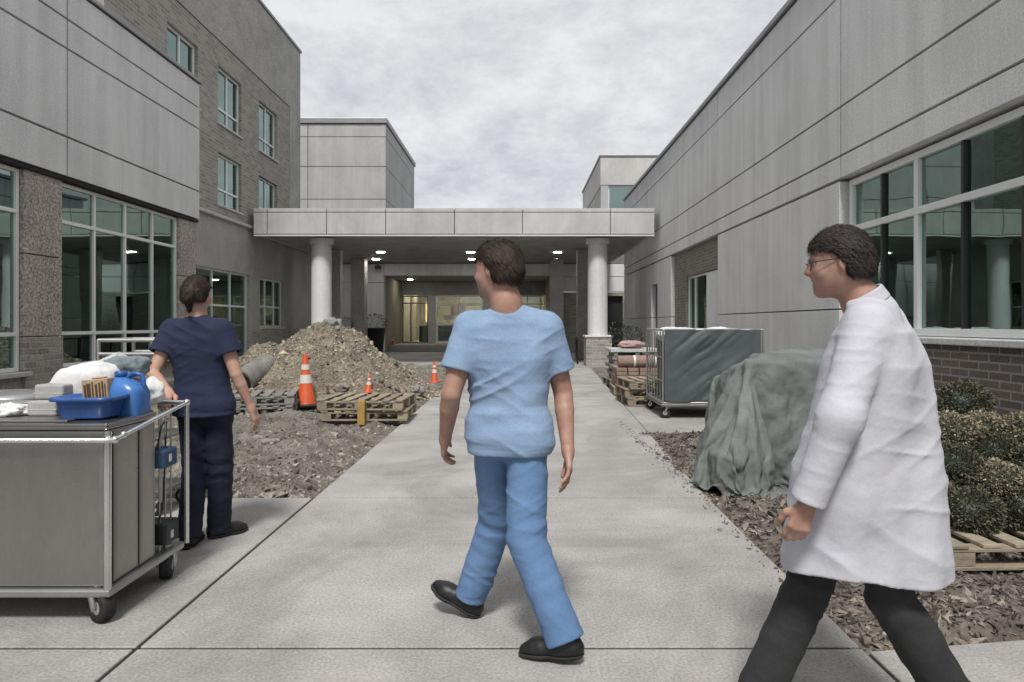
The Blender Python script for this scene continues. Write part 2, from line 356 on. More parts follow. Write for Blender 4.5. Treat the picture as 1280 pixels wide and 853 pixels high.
class Pl:
    def __init__(s, o, u, n): s.o, s.u, s.n = o, u, n
    def p(s, u, n, z): return Vector((s.o[0] + s.u[0] * u + s.n[0] * n, s.o[1] + s.u[1] * u + s.n[1] * n, z))
    def box(s, mb, u0, u1, n0, n1, z0, z1):
        V = [s.p(u, n, z) for z in (z0, z1) for n in (n0, n1) for u in (u0, u1)]
        mb.add(V, [(0, 2, 3, 1), (4, 5, 7, 6), (0, 1, 5, 4), (2, 6, 7, 3), (0, 4, 6, 2), (1, 3, 7, 5)])
    def wall(s, mb, u0, u1, z0, z1, ops, n0, n1):
        ub = sorted({u0, u1, *[x for o in ops for x in o[:2] if u0 < x < u1]})
        for a, b in zip(ub, ub[1:]):
            c = (a + b) / 2; spans = sorted((max(o[2], z0), min(o[3], z1)) for o in ops if o[0] < c < o[1])
            z = z0
            for p, q in spans:
                if p > z + 1e-6: s.box(mb, a, b, n0, n1, z, p)
                z = max(z, q)
            if z < z1 - 1e-6: s.box(mb, a, b, n0, n1, z, z1)
    def panels(s, mb, ub, zb, n0, n1, gap=.018, ops=()):
        for a, b in zip(ub, ub[1:]):
            for c, d in zip(zb, zb[1:]):
                if any(o[0] < (a + b) / 2 < o[1] and o[2] < (c + d) / 2 < o[3] for o in ops): continue
                s.box(mb, a + gap / 2, b - gap / 2, n0, n1, c + gap / 2, d - gap / 2)
    def window(s, parent, u0, u1, z0, z1, us=(), zs=(), n=-.1, fw=.055, fd=.09, fm=None, gm=None, dark=(), sill=True):
        fm = fm or M['frame']; gm = gm or M['glass']; mb = MB()
        s.box(mb, u0, u0 + fw, n - fd, n, z0, z1); s.box(mb, u1 - fw, u1, n - fd, n, z0, z1)
        s.box(mb, u0 + fw, u1 - fw, n - fd, n, z0, z0 + fw); s.box(mb, u0 + fw, u1 - fw, n - fd, n, z1 - fw, z1)
        for u in us: s.box(mb, u - fw / 2, u + fw / 2, n - fd + .004, n - .004, z0 + fw, z1 - fw)
        for z in zs: s.box(mb, u0 + fw, u1 - fw, n - fd - .004, n + .004, z - fw / 2, z + fw / 2)
        o = mb.build('window', fm, parent, bevel=.005)
        g = MB(); s.box(g, u0 + fw * .5, u1 - fw * .5, n - fd * .55, n - fd * .45, z0 + fw * .5, z1 - fw * .5)
        g.build('pane', gm, o)
        if dark:
            k = MB()
            for u in dark: s.box(k, u - .022, u + .022, n - fd + .01, n - .012, z0 + fw, z1 - fw)
            k.build('mullion', M['frame_dark'], o)
        if sill:
            k = MB(); s.box(k, u0 - .05, u1 + .05, n - .02, n + .16, z0 - .07, z0 - .005); k.build('sill', M['canopy'], o, bevel=.008)
        return o

# noise ------------------------------------------------------------
_LAT = RNG.random((32, 32, 32)).astype(np.float32)
def vnoise(P):
    i = np.floor(P).astype(np.int64); f = (P - i).astype(np.float32); f = f * f * (3 - 2 * f); i &= 31; j = (i + 1) & 31
    x0, y0, z0 = i[:, 0], i[:, 1], i[:, 2]; x1, y1, z1 = j[:, 0], j[:, 1], j[:, 2]; fx, fy, fz = f[:, 0], f[:, 1], f[:, 2]
    def lx(y, z): a = _LAT[x0, y, z]; return a + (_LAT[x1, y, z] - a) * fx
    a = lx(y0, z0); a = a + (lx(y1, z0) - a) * fy
    b = lx(y0, z1); b = b + (lx(y1, z1) - b) * fy
    return a + (b - a) * fz - .5
def fbm(P, s, octv=3, gain=.5):
    P = np.asarray(P, dtype=np.float64) * s; t = np.zeros(len(P), np.float32); a = 1.
    for k in range(octv):
        t += a * vnoise(P + 17.3 * k); P = P * 2.03; a *= gain
    return t
def ridged(P, s, octv=3):
    P = np.asarray(P, dtype=np.float64) * s; t = np.zeros(len(P), np.float32); a = 1.
    for k in range(octv):
        t += a * (1 - np.abs(vnoise(P + 9.1 * k)) * 4); P = P * 2.1; a *= .5
    return t

def grid_faces(nx, ny, wrap=False):
    i = np.arange(nx if wrap else nx - 1)[:, None]; j = np.arange(ny - 1)[None, :]; i2 = (i + 1) % nx
    return np.stack([i * ny + j, i2 * ny + j, i2 * ny + j + 1, i * ny + j + 1], -1).reshape(-1, 4)

def field(name, x0, x1, y0, y1, step, hfn, m, parent=None):
    nx = int((x1 - x0) / step) + 1; ny = int((y1 - y0) / step) + 1
    X, Y = np.meshgrid(np.linspace(x0, x1, nx), np.linspace(y0, y1, ny), indexing='ij')
    X = X.ravel(); Y = Y.ravel(); Z = hfn(X, Y)
    return np_mesh(name, np.stack([X, Y, Z], 1), grid_faces(nx, ny), m, parent)

def chips(name, P, sizes, asp, m, parent=None, flat=.6):
    n = len(P)
    base = np.array([(1, 0, 0), (-1, 0, 0), (0, 1, 0), (0, -1, 0), (0, 0, 1), (0, 0, -1)], float)
    V = base[None] * np.array(asp)[None, None] + RNG.normal(0, .16, (n, 6, 3)) * np.array(asp)
    V *= sizes[:, None, None]
    q = RNG.normal(size=(n, 4)) * np.array([1, flat, flat, 1.]); q /= np.linalg.norm(q, axis=1, keepdims=True)
    a, b, c, d = q.T
    Rm = np.stack([1 - 2 * (c * c + d * d), 2 * (b * c - a * d), 2 * (b * d + a * c), 2 * (b * c + a * d), 1 - 2 * (b * b + d * d), 2 * (c * d - a * b), 2 * (b * d - a * c), 2 * (c * d + a * b), 1 - 2 * (b * b + c * c)], 1).reshape(n, 3, 3)
    V = np.einsum('nij,nkj->nki', Rm, V) + P[:, None]
    Fb = np.array([(0, 2, 4), (2, 1, 4), (1, 3, 4), (3, 0, 4), (2, 0, 5), (1, 2, 5), (3, 1, 5), (0, 3, 5)])
    Fs = (Fb[None] + 6 * np.arange(n)[:, None, None]).reshape(-1, 3)
    return np_mesh(name, V.reshape(-1, 3), Fs, m, parent, smooth=False)

def blob(name, c, r, m, parent=None, amp=.12, s=4., pw=1., nu=48, nv=28, seed=0., flat=None, ridge=0., rot=None):
    u = np.linspace(0, 2 * math.pi, nu, endpoint=False); v = np.linspace(-math.pi / 2 + .02, math.pi / 2 - .02, nv)
    U, Vv = np.meshgrid(u, v, indexing='ij'); U = U.ravel(); Vv = Vv.ravel()
    def sp(x): return np.sign(x) * np.abs(x) ** pw
    D = np.stack([sp(np.cos(Vv)) * sp(np.cos(U)), sp(np.cos(Vv)) * sp(np.sin(U)), sp(np.sin(Vv))], 1)
    k = 1 + amp * fbm(D + seed, s, 4) + ridge * (ridged(D + seed, s * .7, 3) - 1)
    Pn = D * k[:, None] * np.array(r)
    if flat is not None: Pn[:, 2] = np.maximum(Pn[:, 2], flat)
    if rot is not None: Pn = Pn @ np.array(Matrix.Rotation(rot[0], 3, rot[1])).T
    Fq = grid_faces(nu, nv, True)
    o = np_mesh(name, Pn, Fq, m, parent, world=False); o.location = Vector(c) - (offset_of(parent) if parent else Vector((0, 0, 0)))
    return o

def rrect(w, d, r, z, cx=0, cy=0, n=5):
    out = []
    for (sx, sy, a0) in ((1, 1, 0), (-1, 1, 90), (-1, -1, 180), (1, -1, 270)):
        for k in range(n + 1):
            a = R(a0 + 90 * k / n); out.append((cx + sx * (w / 2 - r) + r * math.cos(a), cy + sy * (d / 2 - r) + r * math.sin(a), z))
    return out

# ================================================================== SETTING: ground
g = MB(); g.box(-300, 300, -60, 600, -.5, -.09); tag(g.build('ground', M['ground']), kind='structure')
JY = [-.6, 2.95, 5.5, 8.85, 12.1, 15.4, 18.8, 22.2]
def wr(Y): return float(np.interp(Y, [0, 3, 6, 9, 23.4], [1.47, 1.48, 1.53, 1.68, 2.38]))
g = MB(); gap = .02
for a, b in zip(JY, JY[1:]):
    aa, bb = a + gap / 2, b - gap / 2
    V = [(-1.65 + gap / 2, aa, -.12), (wr(aa), aa, -.12), (wr(bb), bb, -.12), (-1.65 + gap / 2, bb, -.12)]
    V += [(x, y, 0) for x, y, _ in V]
    g.add(V, [(0, 3, 2, 1), (4, 5, 6, 7), (0, 1, 5, 4), (1, 2, 6, 5), (2, 3, 7, 6), (3, 0, 4, 7)])
tag(g.build('walkway', M['walk'], bevel=.005), kind='structure')
g = MB(); g.box(-11.9, 1.44, -.55, 5.49, -.11, -.007); g.box(-1.64, 1.5, 5.49, 22.15, -.11, -.007); g.box(1.44, 4.5, -.55, 2.9, -.11, -.007); tag(g.build('joint_sealant', M['reveal']), kind='structure')
g = MB()
for a, b in ((-.6, 2.95), (2.95, 5.5)):
    for c, d in ((-12, -8.2), (-8.2, -4.9), (-4.9, -1.65)): g.box(c + gap / 2, d - gap / 2, a + gap / 2, b - gap / 2, -.12, 0)
tag(g.build('side_path', M['walk'], bevel=.006), kind='structure')
g = MB()
for c, d in ((1.48, 2.62), (2.62, 4.6)):
    V = [(c + gap, -.6, -.12), (d - gap, -.6, -.12), (d - gap, 2.92 + .14 * (d - 1.48), -.12), (c + gap, 2.92 + .14 * (c - 1.48), -.12)]
    V += [(x, y, 0) for x, y, _ in V]
    g.add(V, [(0, 3, 2, 1), (4, 5, 6, 7), (0, 1, 5, 4), (1, 2, 6, 5), (2, 3, 7, 6), (3, 0, 4, 7)])
tag(g.build('cross_path', M['walk'], bevel=.006), kind='structure')
g = MB(); V = [(wr(8.75) + .012, 8.75, -.1), (4.55, 8.75, -.1), (4.55, 12.9, -.1), (wr(12.9) + .012, 12.9, -.1)]
V += [(x, y, -.004) for x, y, _ in V]
g.add(V, [(0, 3, 2, 1), (4, 5, 6, 7), (0, 1, 5, 4), (1, 2, 6, 5), (2, 3, 7, 6), (3, 0, 4, 7)])
tag(g.build('concrete_pad', M['walk'], bevel=.006), kind='structure')
g = MB()
for a, b in ((22.2, 26), (26, 30), (30, 34.2)):
    for c, d in ((-12, -8), (-8, -4), (-4, 0), (0, 4), (4, 8)): g.box(c + .006, d - .006, a + .006, b - .006, -.1, 0)
tag(g.build('forecourt', M['apron'], bevel=.006), kind='structure')

PX, PY = -3.72, 13.4
def pile_h(X, Y):
    r = np.sqrt(((X - PX) / np.where(X > PX, 2.12, 2.75)) ** 2 + ((Y - PY) / 2.35) ** 2)
    P = np.stack([X, Y, 0 * X], 1)
    h = 1.36 * np.clip(1 - r ** 1.28, 0, None)
    return h * (1 + .22 * fbm(P, 1.6, 3)) + (h > 0) * .16 * fbm(P, 4.2, 4) * np.clip(h * 3, 0, 1)
def dirt_h(X, Y):
    P = np.stack([X, Y, 0 * X], 1)
    e = np.clip((-1.68 - X) / .25, 0, 1) * np.clip((Y - 5.52) / .25, 0, 1)
    return -.03 + e * (.03 + .15 * fbm(P, .9, 3) + .13 * fbm(P, 4, 4))
tag(field('soil', -8.8, -1.66, 5.51, 22.2, .05, dirt_h, M['soil']), kind='structure')
def mulch_h(X, Y):
    P = np.stack([X, Y, 0 * X], 1)
    return -.02 + .03 * np.clip((X - 1.5) / .3, 0, 1) + .06 * fbm(P, 3, 3) - .12 * np.clip((3.04 + .14 * (X - 1.48) - Y) / .1, 0, 1)
tag(field('mulch_bed', 1.5, 4.58, 2.93, 8.74, .05, mulch_h, M['bark']), kind='structure')
tag(field('soil_strip', 1.8, 4.58, 12.92, 22.18, .08, lambda X, Y: -.03 + .06 * fbm(np.stack([X, Y, 0 * X], 1), 3, 3) - .04 * (X < 1.95 + (Y - 12.9) * .05), M['soil']), kind='structure')

# loose material
n = 16000
X = -8.6 + 6.95 * RNG.random(n) ** .8; Y = 5.55 + 16 * RNG.random(n) ** 1.9
P = np.stack([X, Y, dirt_h(X, Y)], 1)
tag(chips('rubble', P, RNG.gamma(1.3, .0095, n) + .004, (1, .8, .6), M['clod']), 'grey brown clods and gravel strewn over bare soil beside the walkway', 'rubble', kind='stuff')
n = 17000
X = 1.5 + 3.05 * RNG.random(n); Y = 3.0 + 5.7 * RNG.random(n) ** 1.3
k = Y > 2.95 + .14 * (X - 1.48); X, Y = X[k], Y[k]
P = np.stack([X, Y, mulch_h(X, Y) + .008], 1)
tag(chips('mulch', P, RNG.gamma(1.8, .009, len(X)) + .006, (1, .38, .22), M['bark'], flat=.35), 'shredded brown bark mulch along the walkway edge', 'mulch', kind='stuff')
n = 330
X = 1.5 - np.abs(RNG.normal(0, .07, n)); Y = 3.2 + 6.5 * RNG.random(n)
tag(chips('bark_litter', np.stack([X, Y, 0 * X + .006], 1), RNG.gamma(1.6, .005, n) + .003, (1, .4, .25), M['bark'], flat=.25), 'scattered bark scraps spilled on the concrete walkway', 'litter', kind='stuff')

# ================================================================== BUILDINGS
def room(parent, P, u0, u1, z0, z1, depth, m=None, lights=(), n0=-.32):
    mb = MB()
    P.box(mb, u0, u1, n0 - depth - .1, n0 - depth, z0, z1)
    P.box(mb, u0, u1, n0 - depth, n0, z0 - .1, z0); P.box(mb, u0, u1, n0 - depth, n0, z1, z1 + .1)
    P.box(mb, u0 - .1, u0, n0 - depth, n0, z0, z1); P.box(mb, u1, u1 + .1, n0 - depth, n0, z0, z1)
    mb.build('interior', m or M['room'], parent)
    for (u, nn, z, l) in lights:
        k = MB(); P.box(k, u - l / 2, u + l / 2, nn - .09, nn + .09, z - .03, z); k.build('ceiling_light', M['strip'], parent)

# ---- wing A: pale precast wing with tall glazing (viewer's left)
A = Pl((-7.0, 0), (0, 1), (1, 0))
wing = thing('hospital_wing', 'low pale panelled wing with tall green glazing and pebbled piers, behind the stainless cart', 'building', (-7, 8, 0))
mb = MB(); A.panels(mb, [-4, 1.5, 6.1, 10.6, 15], [3.68, 4.3, 5.67, 6.13, 6.66], -.3, 0, .034); mb.build('upper_wall', M['panel'], wing, bevel=.004)
mb = MB(); A.box(mb, -4, 14.98, -.5, -.3, 3.68, 6.64); A.box(mb, -4, 14.98, -.35, -.02, 3.62, 3.676); mb.build('wall_backing', M['reveal'], wing)
mb = MB(); A.box(mb, -4, 15.03, -.45, .05, 6.665, 6.74); mb.build('coping', M['coping'], wing, bevel=.01)
mb = MB(); A.box(mb, -4, 15, -11, -.5, 6.3, 6.5); mb.build('roof', M['roof'], wing)
mb = MB(); A.box(mb, 14.8, 15, -11, -.5, 0, 6.3); A.box(mb, -4, 14.8, -11.2, -11, 0, 6.3); mb.build('rear_wall', M['panel'], wing)
for u0, u1 in ((14.25, 14.98), (9.76, 10.58), (4.6, 5.4)):
    mb = MB(); A.box(mb, u0, u1, -.5, -.07, 2.42, 3.62); A.box(mb, u0, u1, -.5, -.07, 1.22, 2.405); mb.build('pier', M['pier'], wing, bevel=.01)
    mb = MB(); A.box(mb, u0, u1, -.5, -.05, 0, 1.205); mb.build('pier_base', M['brick_grey'], wing, bevel=.01)
mb = MB()
for u0, u1 in ((10.58, 14.25), (5.4, 9.76), (-4, 4.6)): A.box(mb, u0, u1, -.5, -.1, 0, .7)
mb.build('base_wall', M['brick_grey'], wing)
A.window(wing, 10.59, 14.24, .72, 3.61, us=(11.5, 12.4, 13.32), zs=(1.25, 3.0), n=-.13)
A.window(wing, 5.41, 9.75, .72, 3.61, us=(6.5, 7.6, 8.7), zs=(1.25, 3.0), n=-.13)
A.window(wing, 0, 4.59, .72, 3.61, us=(1.1, 2.3, 3.5), zs=(1.25, 3.0), n=-.13)
room(wing, A, 0, 14.6, .05, 3.9, 5.5, M['room'], [(11.6, -2.2, 3.86, .9), (13.3, -2.6, 3.86, .9), (13.4, -4.2, 3.86, .9), (9.0, -2.4, 3.86, .9), (7.2, -3.4, 3.86, .9)], -.5)
for u in (11.05, 12.7, 14.1, 8.3, 6.0): mb = MB(); A.box(mb, u, u + .35, -3.4, -3.2, .06, 3.88); mb.build('inner_column', M['room_pale'], wing)
for u in (10.7, 9.4): mb = MB(); A.box(mb, u, u + .8, -5.6, -5.4, .06, 3.5); mb.build('inner_partition', M['room_pale'], wing)

# ---- brick building C
C = Pl((-8.8, 0), (0, 1), (1, 0))
brk = thing('brick_building', 'tall tan brick building with paired windows, rising above the pale wing', 'building', (-8.8, 21, 0))
cw = [(17.1, 18.75), (20.0, 21.7), (23.15, 24.9)]
ops = [(a, b, z0, z1) for a, b in cw for z0, z1 in ((4.92, 6.45), (7.32, 9.0))]
mb = MB(); C.wall(mb, 14.5, 26.2, 4.62, 9.7, ops, -.35, 0); mb.build('brick_wall', M['brick_tan'], brk)
mb = MB(); C.box(mb, 14.5, 27.5, -.35, .02, 9.73, 12.3); C.box(mb, 26.23, 27.5, -.35, .02, 4.62, 9.73); mb.build('upper_wall', M['stucco'], brk, bevel=.01)
mb = MB(); C.box(mb, 14.5, 26.23, -.33, -.03, 9.7, 9.73); C.box(mb, 26.2, 26.23, -.33, -.03, 4.62, 9.7); mb.build('wall_joint', M['reveal'], brk)
mb = MB(); C.box(mb, 14.5, 27.55, -.4, .07, 12.3, 12.4); mb.build('coping', M['coping'], brk, bevel=.01)
mb = MB(); C.box(mb, 14.5, 29, -.3, .12, 4.5, 4.6); mb.build('ledge', M['canopy'], brk, bevel=.02)
low = [(18.6, 22.35, .15, 3.0), (23.25, 25.6, 1.28, 2.98)]
mb = MB(); C.wall(mb, 14.5, 29, 0, 4.5, low, -.35, 0); mb.build('lower_wall', M['stucco'], brk)
mb = MB(); C.box(mb, 22.5, 29, -.02, .035, 0, 1.2); mb.build('base_wall', M['brick_grey'], brk, bevel=.01)
mb = MB(); C.box(mb, 14.5, 27.5, -9, -.35, 12.1, 12.25); mb.build('roof', M['roof'], brk)
mb = MB(); C.box(mb, 27.3, 27.5, -9, -.35, 4.6, 12.1); C.box(mb, 14.5, 14.7, -9, -.35, 4.6, 12.1); C.box(mb, 14.7, 27.3, -9.2, -9, 0, 12.1); mb.build('side_wall', M['stucco'], brk)
for a, b in cw:
    for z0, z1 in ((4.92, 6.45), (7.32, 9.0)):
        C.window(brk, a, b, z0, z1, us=((a + b) / 2,), zs=(z0 + .48,), n=-.1, fw=.06, gm=M['glass_sky'])
C.window(brk, 18.6, 22.35, .15, 3.0, us=(19.85, 21.1), zs=(1.95,), n=-.1, sill=False)
C.window(brk, 23.25, 25.6, 1.28, 2.98, us=(24.0, 24.85), zs=(2.0,), n=-.1)
room(brk, C, 15, 27.2, 4.7, 9.6, 3, None, (), -.36)
room(brk, C, 15, 28.8, .05, 4.4, 3, None, [(20.5, -1.6, 3.1, .8), (24, -1.8, 3.1, .6)], -.36)

# ---- tower B
tw = thing('tower_block', 'plain grey clad block with dark roof edge, rising behind the entrance canopy', 'building', (-8.5, 38, 5))
FB = Pl((0, 33.4), (1, 0), (0, -1)); SB = Pl((-6.5, 0), (0, 1), (1, 0))
mb = MB(); FB.panels(mb, [-14, -10.3, -6.48], [4.95, 7.5, 9.1, 10.55, 11.2], -.2, 0, .03); mb.build('front_wall', M['tower'], tw, bevel=.005)
mb = MB(); SB.panels(mb, [33.6, 38.2, 42.6], [4.95, 7.5, 9.1, 10.55, 11.2], -.2, 0, .03); mb.build('side_wall', M['tower'], tw, bevel=.005)
mb = MB(); mb.box(-14, -6.69, 33.6, 42.6, 4.95, 11.2); mb.build('wall_backing', M['reveal'], tw)
mb = MB(); mb.box(-14, -6.42, 33.32, 42.7, 11.2, 11.46); mb.build('roof', M['coping'], tw, bevel=.02)

# ---- building D
dbl = thing('corner_block', 'small grey block with one big window, peeking above the long panelled wing', 'building', (6, 40, 5))
FD = Pl((0, 36), (1, 0), (0, -1)); SD = Pl((4.35, 0), (0, 1), (-1, 0))
mb = MB(); FD.wall(mb, 4.35, 12, 5.0, 8.7, [(4.75, 6.6, 5.9, 8.72)], -.3, 0); mb.build('front_wall', M['tower'], dbl)
mb = MB(); SD.panels(mb, [36.3, 41, 46], [5.0, 8.65], -.3, 0, .03); mb.build('side_wall', M['tower'], dbl)
mb = MB(); FD.box(mb, 4.33, 12, -.3, .02, 8.72, 10.2); SD.box(mb, 36.3, 46, -.3, .02, 8.68, 10.2); mb.build('parapet', M['panel_warm'], dbl)
mb = MB(); mb.box(4.27, 12, 35.93, 46, 10.2, 10.32); mb.build('roof', M['coping'], dbl, bevel=.02)
FD.window(dbl, 4.75, 6.6, 5.9, 8.7, us=(), zs=(), n=-.1, gm=M['glass'], sill=False)
room(dbl, FD, 4.75, 6.6, 5.5, 8.7, 3)

# ---- wing E: long panelled wing (viewer's right)
E = Pl((4.6, 0), (0, 1), (-1, 0))
lw = thing('hospital_wing', 'long pale panelled wing with brick base and wide dark window, behind the shrubs', 'building', (4.6, 15, 0))
ub = [-3, 3.4, 9.75, 15.76, 20.6, 25.2, 29.7]
zb = [3.47, 3.8, 4.5, 6.1, 6.75]
mb = MB(); E.panels(mb, ub, zb, -.3, 0, .034)
E.panels(mb, [9.78, 15.76], [.02, 1.61, 3.45], -.3, 0, .02); E.panels(mb, [20.6, 22.6], [.02, 1.61, 3.45], -.3, 0, .02); E.panels(mb, [23.6, 29.7], [.02, 1.61, 3.45], -.3, 0, .02)
E.panels(mb, [22.6, 23.6], [2.73, 3.45], -.3, 0, .02)
mb.build('wall', M['panel'], lw, bevel=.004)
mb = MB(); E.box(mb, -3, 29.65, -.5, -.3, 3.47, 6.72); E.box(mb, 9.78, 15.7, -.5, -.3, 0, 3.47); E.box(mb, 20.7, 22.5, -.5, -.3, 0, 3.47); E.box(mb, 23.7, 29.65, -.5, -.3, 0, 3.47); mb.build('wall_backing', M['reveal'], lw)
mb = MB(); E.box(mb, -3, 29.75, -.45, .06, 6.755, 6.86); mb.build('coping', M['coping'], lw, bevel=.01)
mb = MB(); E.box(mb, -3, 29.7, -12, -.5, 6.4, 6.6); mb.build('roof', M['roof'], lw)
mb = MB(); E.box(mb, 29.5, 29.7, -12, -.5, 0, 6.4); E.box(mb, -3, 29.5, -12.2, -12, 0, 6.4); mb.build('rear_wall', M['panel'], lw)
bops = [(16.15, 19.2, 0, 2.72)]
mb = MB(); E.wall(mb, 15.77, 20.59, 0, 3.46, bops, -.4, -.12); mb.build('brick_recess', M['brick_dark'], lw)
E.window(lw, 17.3, 19.2, .02, 2.71, us=(18.5,), n=-.18, sill=False)
mb = MB(); E.box(mb, 16.16, 17.28, -.3, -.16, .01, 2.7); dr = mb.build('door', M['frame'], lw, bevel=.01)
mb = MB(); mb.tube([E.p(17.05, -.12, .95), E.p(17.05, -.1, 1.2)], .018); mb.build('handle', M['chrome'], dr)
mb = MB(); E.box(mb, 22.62, 23.58, -.3, -.15, .01, 2.7); mb.build('door', M['frame_dark'], lw, bevel=.01)
mb = MB(); E.wall(mb, -3, 9.77, 0, 1.17, [], -.4, -.03); mb.build('base_wall', brick('banded brick', (.2, .165, .145), (.14, .115, .1), (.33, .33, .32), .3, .085, .012), lw)
mb = MB(); E.box(mb, -3, 9.77, -.4, .06, 1.175, 1.25); mb.build('window_sill', M['panel'], lw, bevel=.012)
mb = MB(); E.box(mb, -3, 2.4, -.4, -.01, 1.255, 3.46); mb.build('pier', M['panel'], lw)
win = E.window(lw, 2.42, 9.74, 1.26, 3.44, us=(8.12, 5.55), zs=(2.74,), n=-.12, fw=.085, fd=.12, dark=(8.9, 7.28, 6.4, 4.7, 3.6), sill=False)
room(lw, E, 0, 9.7, .05, 3.7, 5, None, [(7.9, -2.6, 3.3, .7), (6.2, -2.0, 3.3, .7), (5.0, -3.2, 3.3, .7)], -.5)
mb = MB()
for k in range(70):
    z = 1.35 + k * .0295
    if z < 3.38: E.box(mb, 3.7, 7.25, -.42, -.405, z, z + .016)
for k in range(20):
    z = 2.8 + k * .0295
    if z < 3.38: E.box(mb, 7.32, 8.0, -.42, -.405, z, z + .016)
mb.build('blind', M['blind'], lw)
for u in (9.0, 7.6): mb = MB(); E.box(mb, u, u + .3, -3.2, -3.0, .06, 3.6); mb.build('inner_column', M['room_pale'], lw)

# ---- entrance building
ent = thing('entrance_hall', 'recessed glazed entrance hall with lit lobby, under the canopy', 'building', (-2, 36, 0))
FE = Pl((0, 33), (1, 0), (0, -1)); FI = Pl((0, 38), (1, 0), (0, -1))
mb = MB(); FE.panels(mb, [-12, -9.2, -6.5], [0.01, 3.4, 4.3], -.4, 0, .025); mb.build('wall', M['panel'], ent, bevel=.005)
mb = MB(); FE.panels(mb, [1.52, 4.2, 7.5], [2.95, 3.68, 4.3], -.4, 0, .025); mb.build('wall', M['panel'], ent, bevel=.005)
mb = MB(); FE.box(mb, -6.48, 1.5, -.4, .01, 3.74, 4.3); mb.build('fascia', M['panel'], ent, bevel=.01)
mb = MB(); FE.wall(mb, 1.52, 7.5, 0, 2.93, [(4.3, 5.05, 0, 2.75)], -.4, -.02); mb.build('brick_wall', M['brick_tan'], ent)
mb = MB(); FE.box(mb, 4.3, 5.05, -.35, -.25, 0, 2.75); mb.build('door', M['frame_dark'], ent)
mb = MB(); mb.box(-12, 7.5, 32.99, 48, 4.31, 4.95); mb.build('roof', M['roof'], ent)
mb = MB(); mb.box(-6.9, -6.5, 33.4, 46, 0, 4.3); mb.box(1.5, 1.9, 33.4, 46, 0, 4.3); mb.box(-6.5, 1.5, 45.6, 46, 0, 4.3); mb.box(-6.5, 1.5, 38.2, 45.6, 3.7, 3.8); mb.build('inner_wall', M['lobby_wall'], ent)
mb = MB(); mb.box(-6.5, 1.5, 33.41, 37.8, 3.74, 3.8); mb.build('porch_ceiling', M['soffit'], ent)
mb = MB(); mb.box(-6.49, 1.49, 34.2, 46, 0, .33); mb.build('plinth', M['apron'], ent, bevel=.02)
mb = MB(); FI.box(mb, -6.49, 1.49, -.25, 0, 2.98, 3.73); mb.build('header', M['soffit'], ent)
for a, b in ((-5.03, -4.6), (-1.95, -1.5)):
    mb = MB(); FI.box(mb, a, b, -.3, .06, .33, 2.97); mb.build('pillar', M['panel_warm'], ent, bevel=.02)
FI.window(ent, -6.48, -5.04, .34, 2.96, us=(-6.0,), zs=(2.55,), n=-.08, gm=M['glass_clear'], fm=M['frame_dark'], sill=False)
for a, b in ((-4.58, -3.28), (-3.26, -1.96)):
    d = FI.window(ent, a, b, .34, 2.5, us=(), zs=(1.35,), n=-.08, fw=.09, gm=M['glass_clear'], sill=False); d.name = 'entrance_door'
    mb = MB(); u = b - .16 if a < -4 else a + .16; mb.tube([FI.p(u, -.05, 1.15), FI.p(u, .0, 1.2), FI.p(u, .0, 1.65), FI.p(u, -.05, 1.7)], .018); mb.build('handle', M['chrome'], d)
    mb = MB(); FI.box(mb, a + .45, b - .45, -.115, -.11, 1.6, 1.9); mb.build('door_notice', M['paper'], d)
FI.window(ent, -4.58, -1.96, 2.52, 2.96, us=(-3.27,), n=-.08, gm=M['glass_clear'], sill=False)
FI.window(ent, -1.48, 1.48, .34, 2.96, us=(-.5, .5), zs=(2.5,), n=-.08, gm=M['glass_clear'], sill=False)
mb = MB(); FI.box(mb, -5.75, -5.1, -4.4, -4.3, 1.5, 2.75); mb.build('lobby_glow', M['lobby'], ent)  # glowing sheet stands in for the warm-lit lobby interior
mb = MB(); FI.box(mb, -4.1, -3.2, -3.4, -3.3, 1.9, 2.5); mb.build('notice_board', M['sign_red'], ent)
mb = MB(); FI.box(mb, -5.9, -3.4, -3.6, -2.6, .34, 1.3); mb.build('reception_counter', M['black'], ent, bevel=.02)
for x in (-5.8, -4.0, -2.2, -.4):
    for y in (40, 43): mb = MB(); mb.box(x - .3, x + .3, y - .15, y + .15, 3.66, 3.695); mb.build('ceiling_light', M['lobby_strip'], ent)  # lobby ceiling strips, extra ones added to brighten the hall
for x in (-5.7, -1.9):
    mb = MB(); mb.cyl((x, 36, 3.72), (x, 36, 3.742), .14, n=18); mb.build('porch_fill_light', M['lamp'], ent)  # added lamps, put in only to brighten the entrance recess

# ---- canopy
can = thing('entrance_canopy', 'flat grey canopy on round columns in front of the glazed entrance', 'canopy', (-2.1, 27, 0))
X0, X1, Y0, Y1, Z0, Z1 = -8.62, 4.43, 22.2, 32.9, 4.31, 5.17
FC = Pl((0, Y0), (1, 0), (0, -1)); SL = Pl((X0, 0), (0, 1), (-1, 0)); SR = Pl((X1, 0), (0, 1), (1, 0))
xs = [X0, at(334, Y0), at(408, Y0), at(482, Y0), at(568, Y0), at(653, Y0), at(763, Y0), X1]
mb = MB(); FC.panels(mb, xs, [Z0, 5.03, Z1], -.12, 0, .022)
SL.panels(mb, [Y0 + .12, 25.5, 29, Y1], [Z0, 5.03, Z1], -.12, 0, .022); SR.panels(mb, [Y0 + .12, 25.5, 29, Y1], [Z0, 5.03, Z1], -.12, 0, .022)
mb.build('fascia', M['canopy'], can, bevel=.005)
mb = MB(); mb.box(X0 + .13, X1 - .13, Y0 + .13, Y1, Z0 + .12, Z1 - .03); mb.build('roof', M['reveal'], can)
mb = MB(); k = 0; y = Y0 + .14
while y < Y1 - .2:
    mb.box(X0 + .14, X1 - .14, y, y + .28, Z0 + .03, Z0 + .1); y += .292
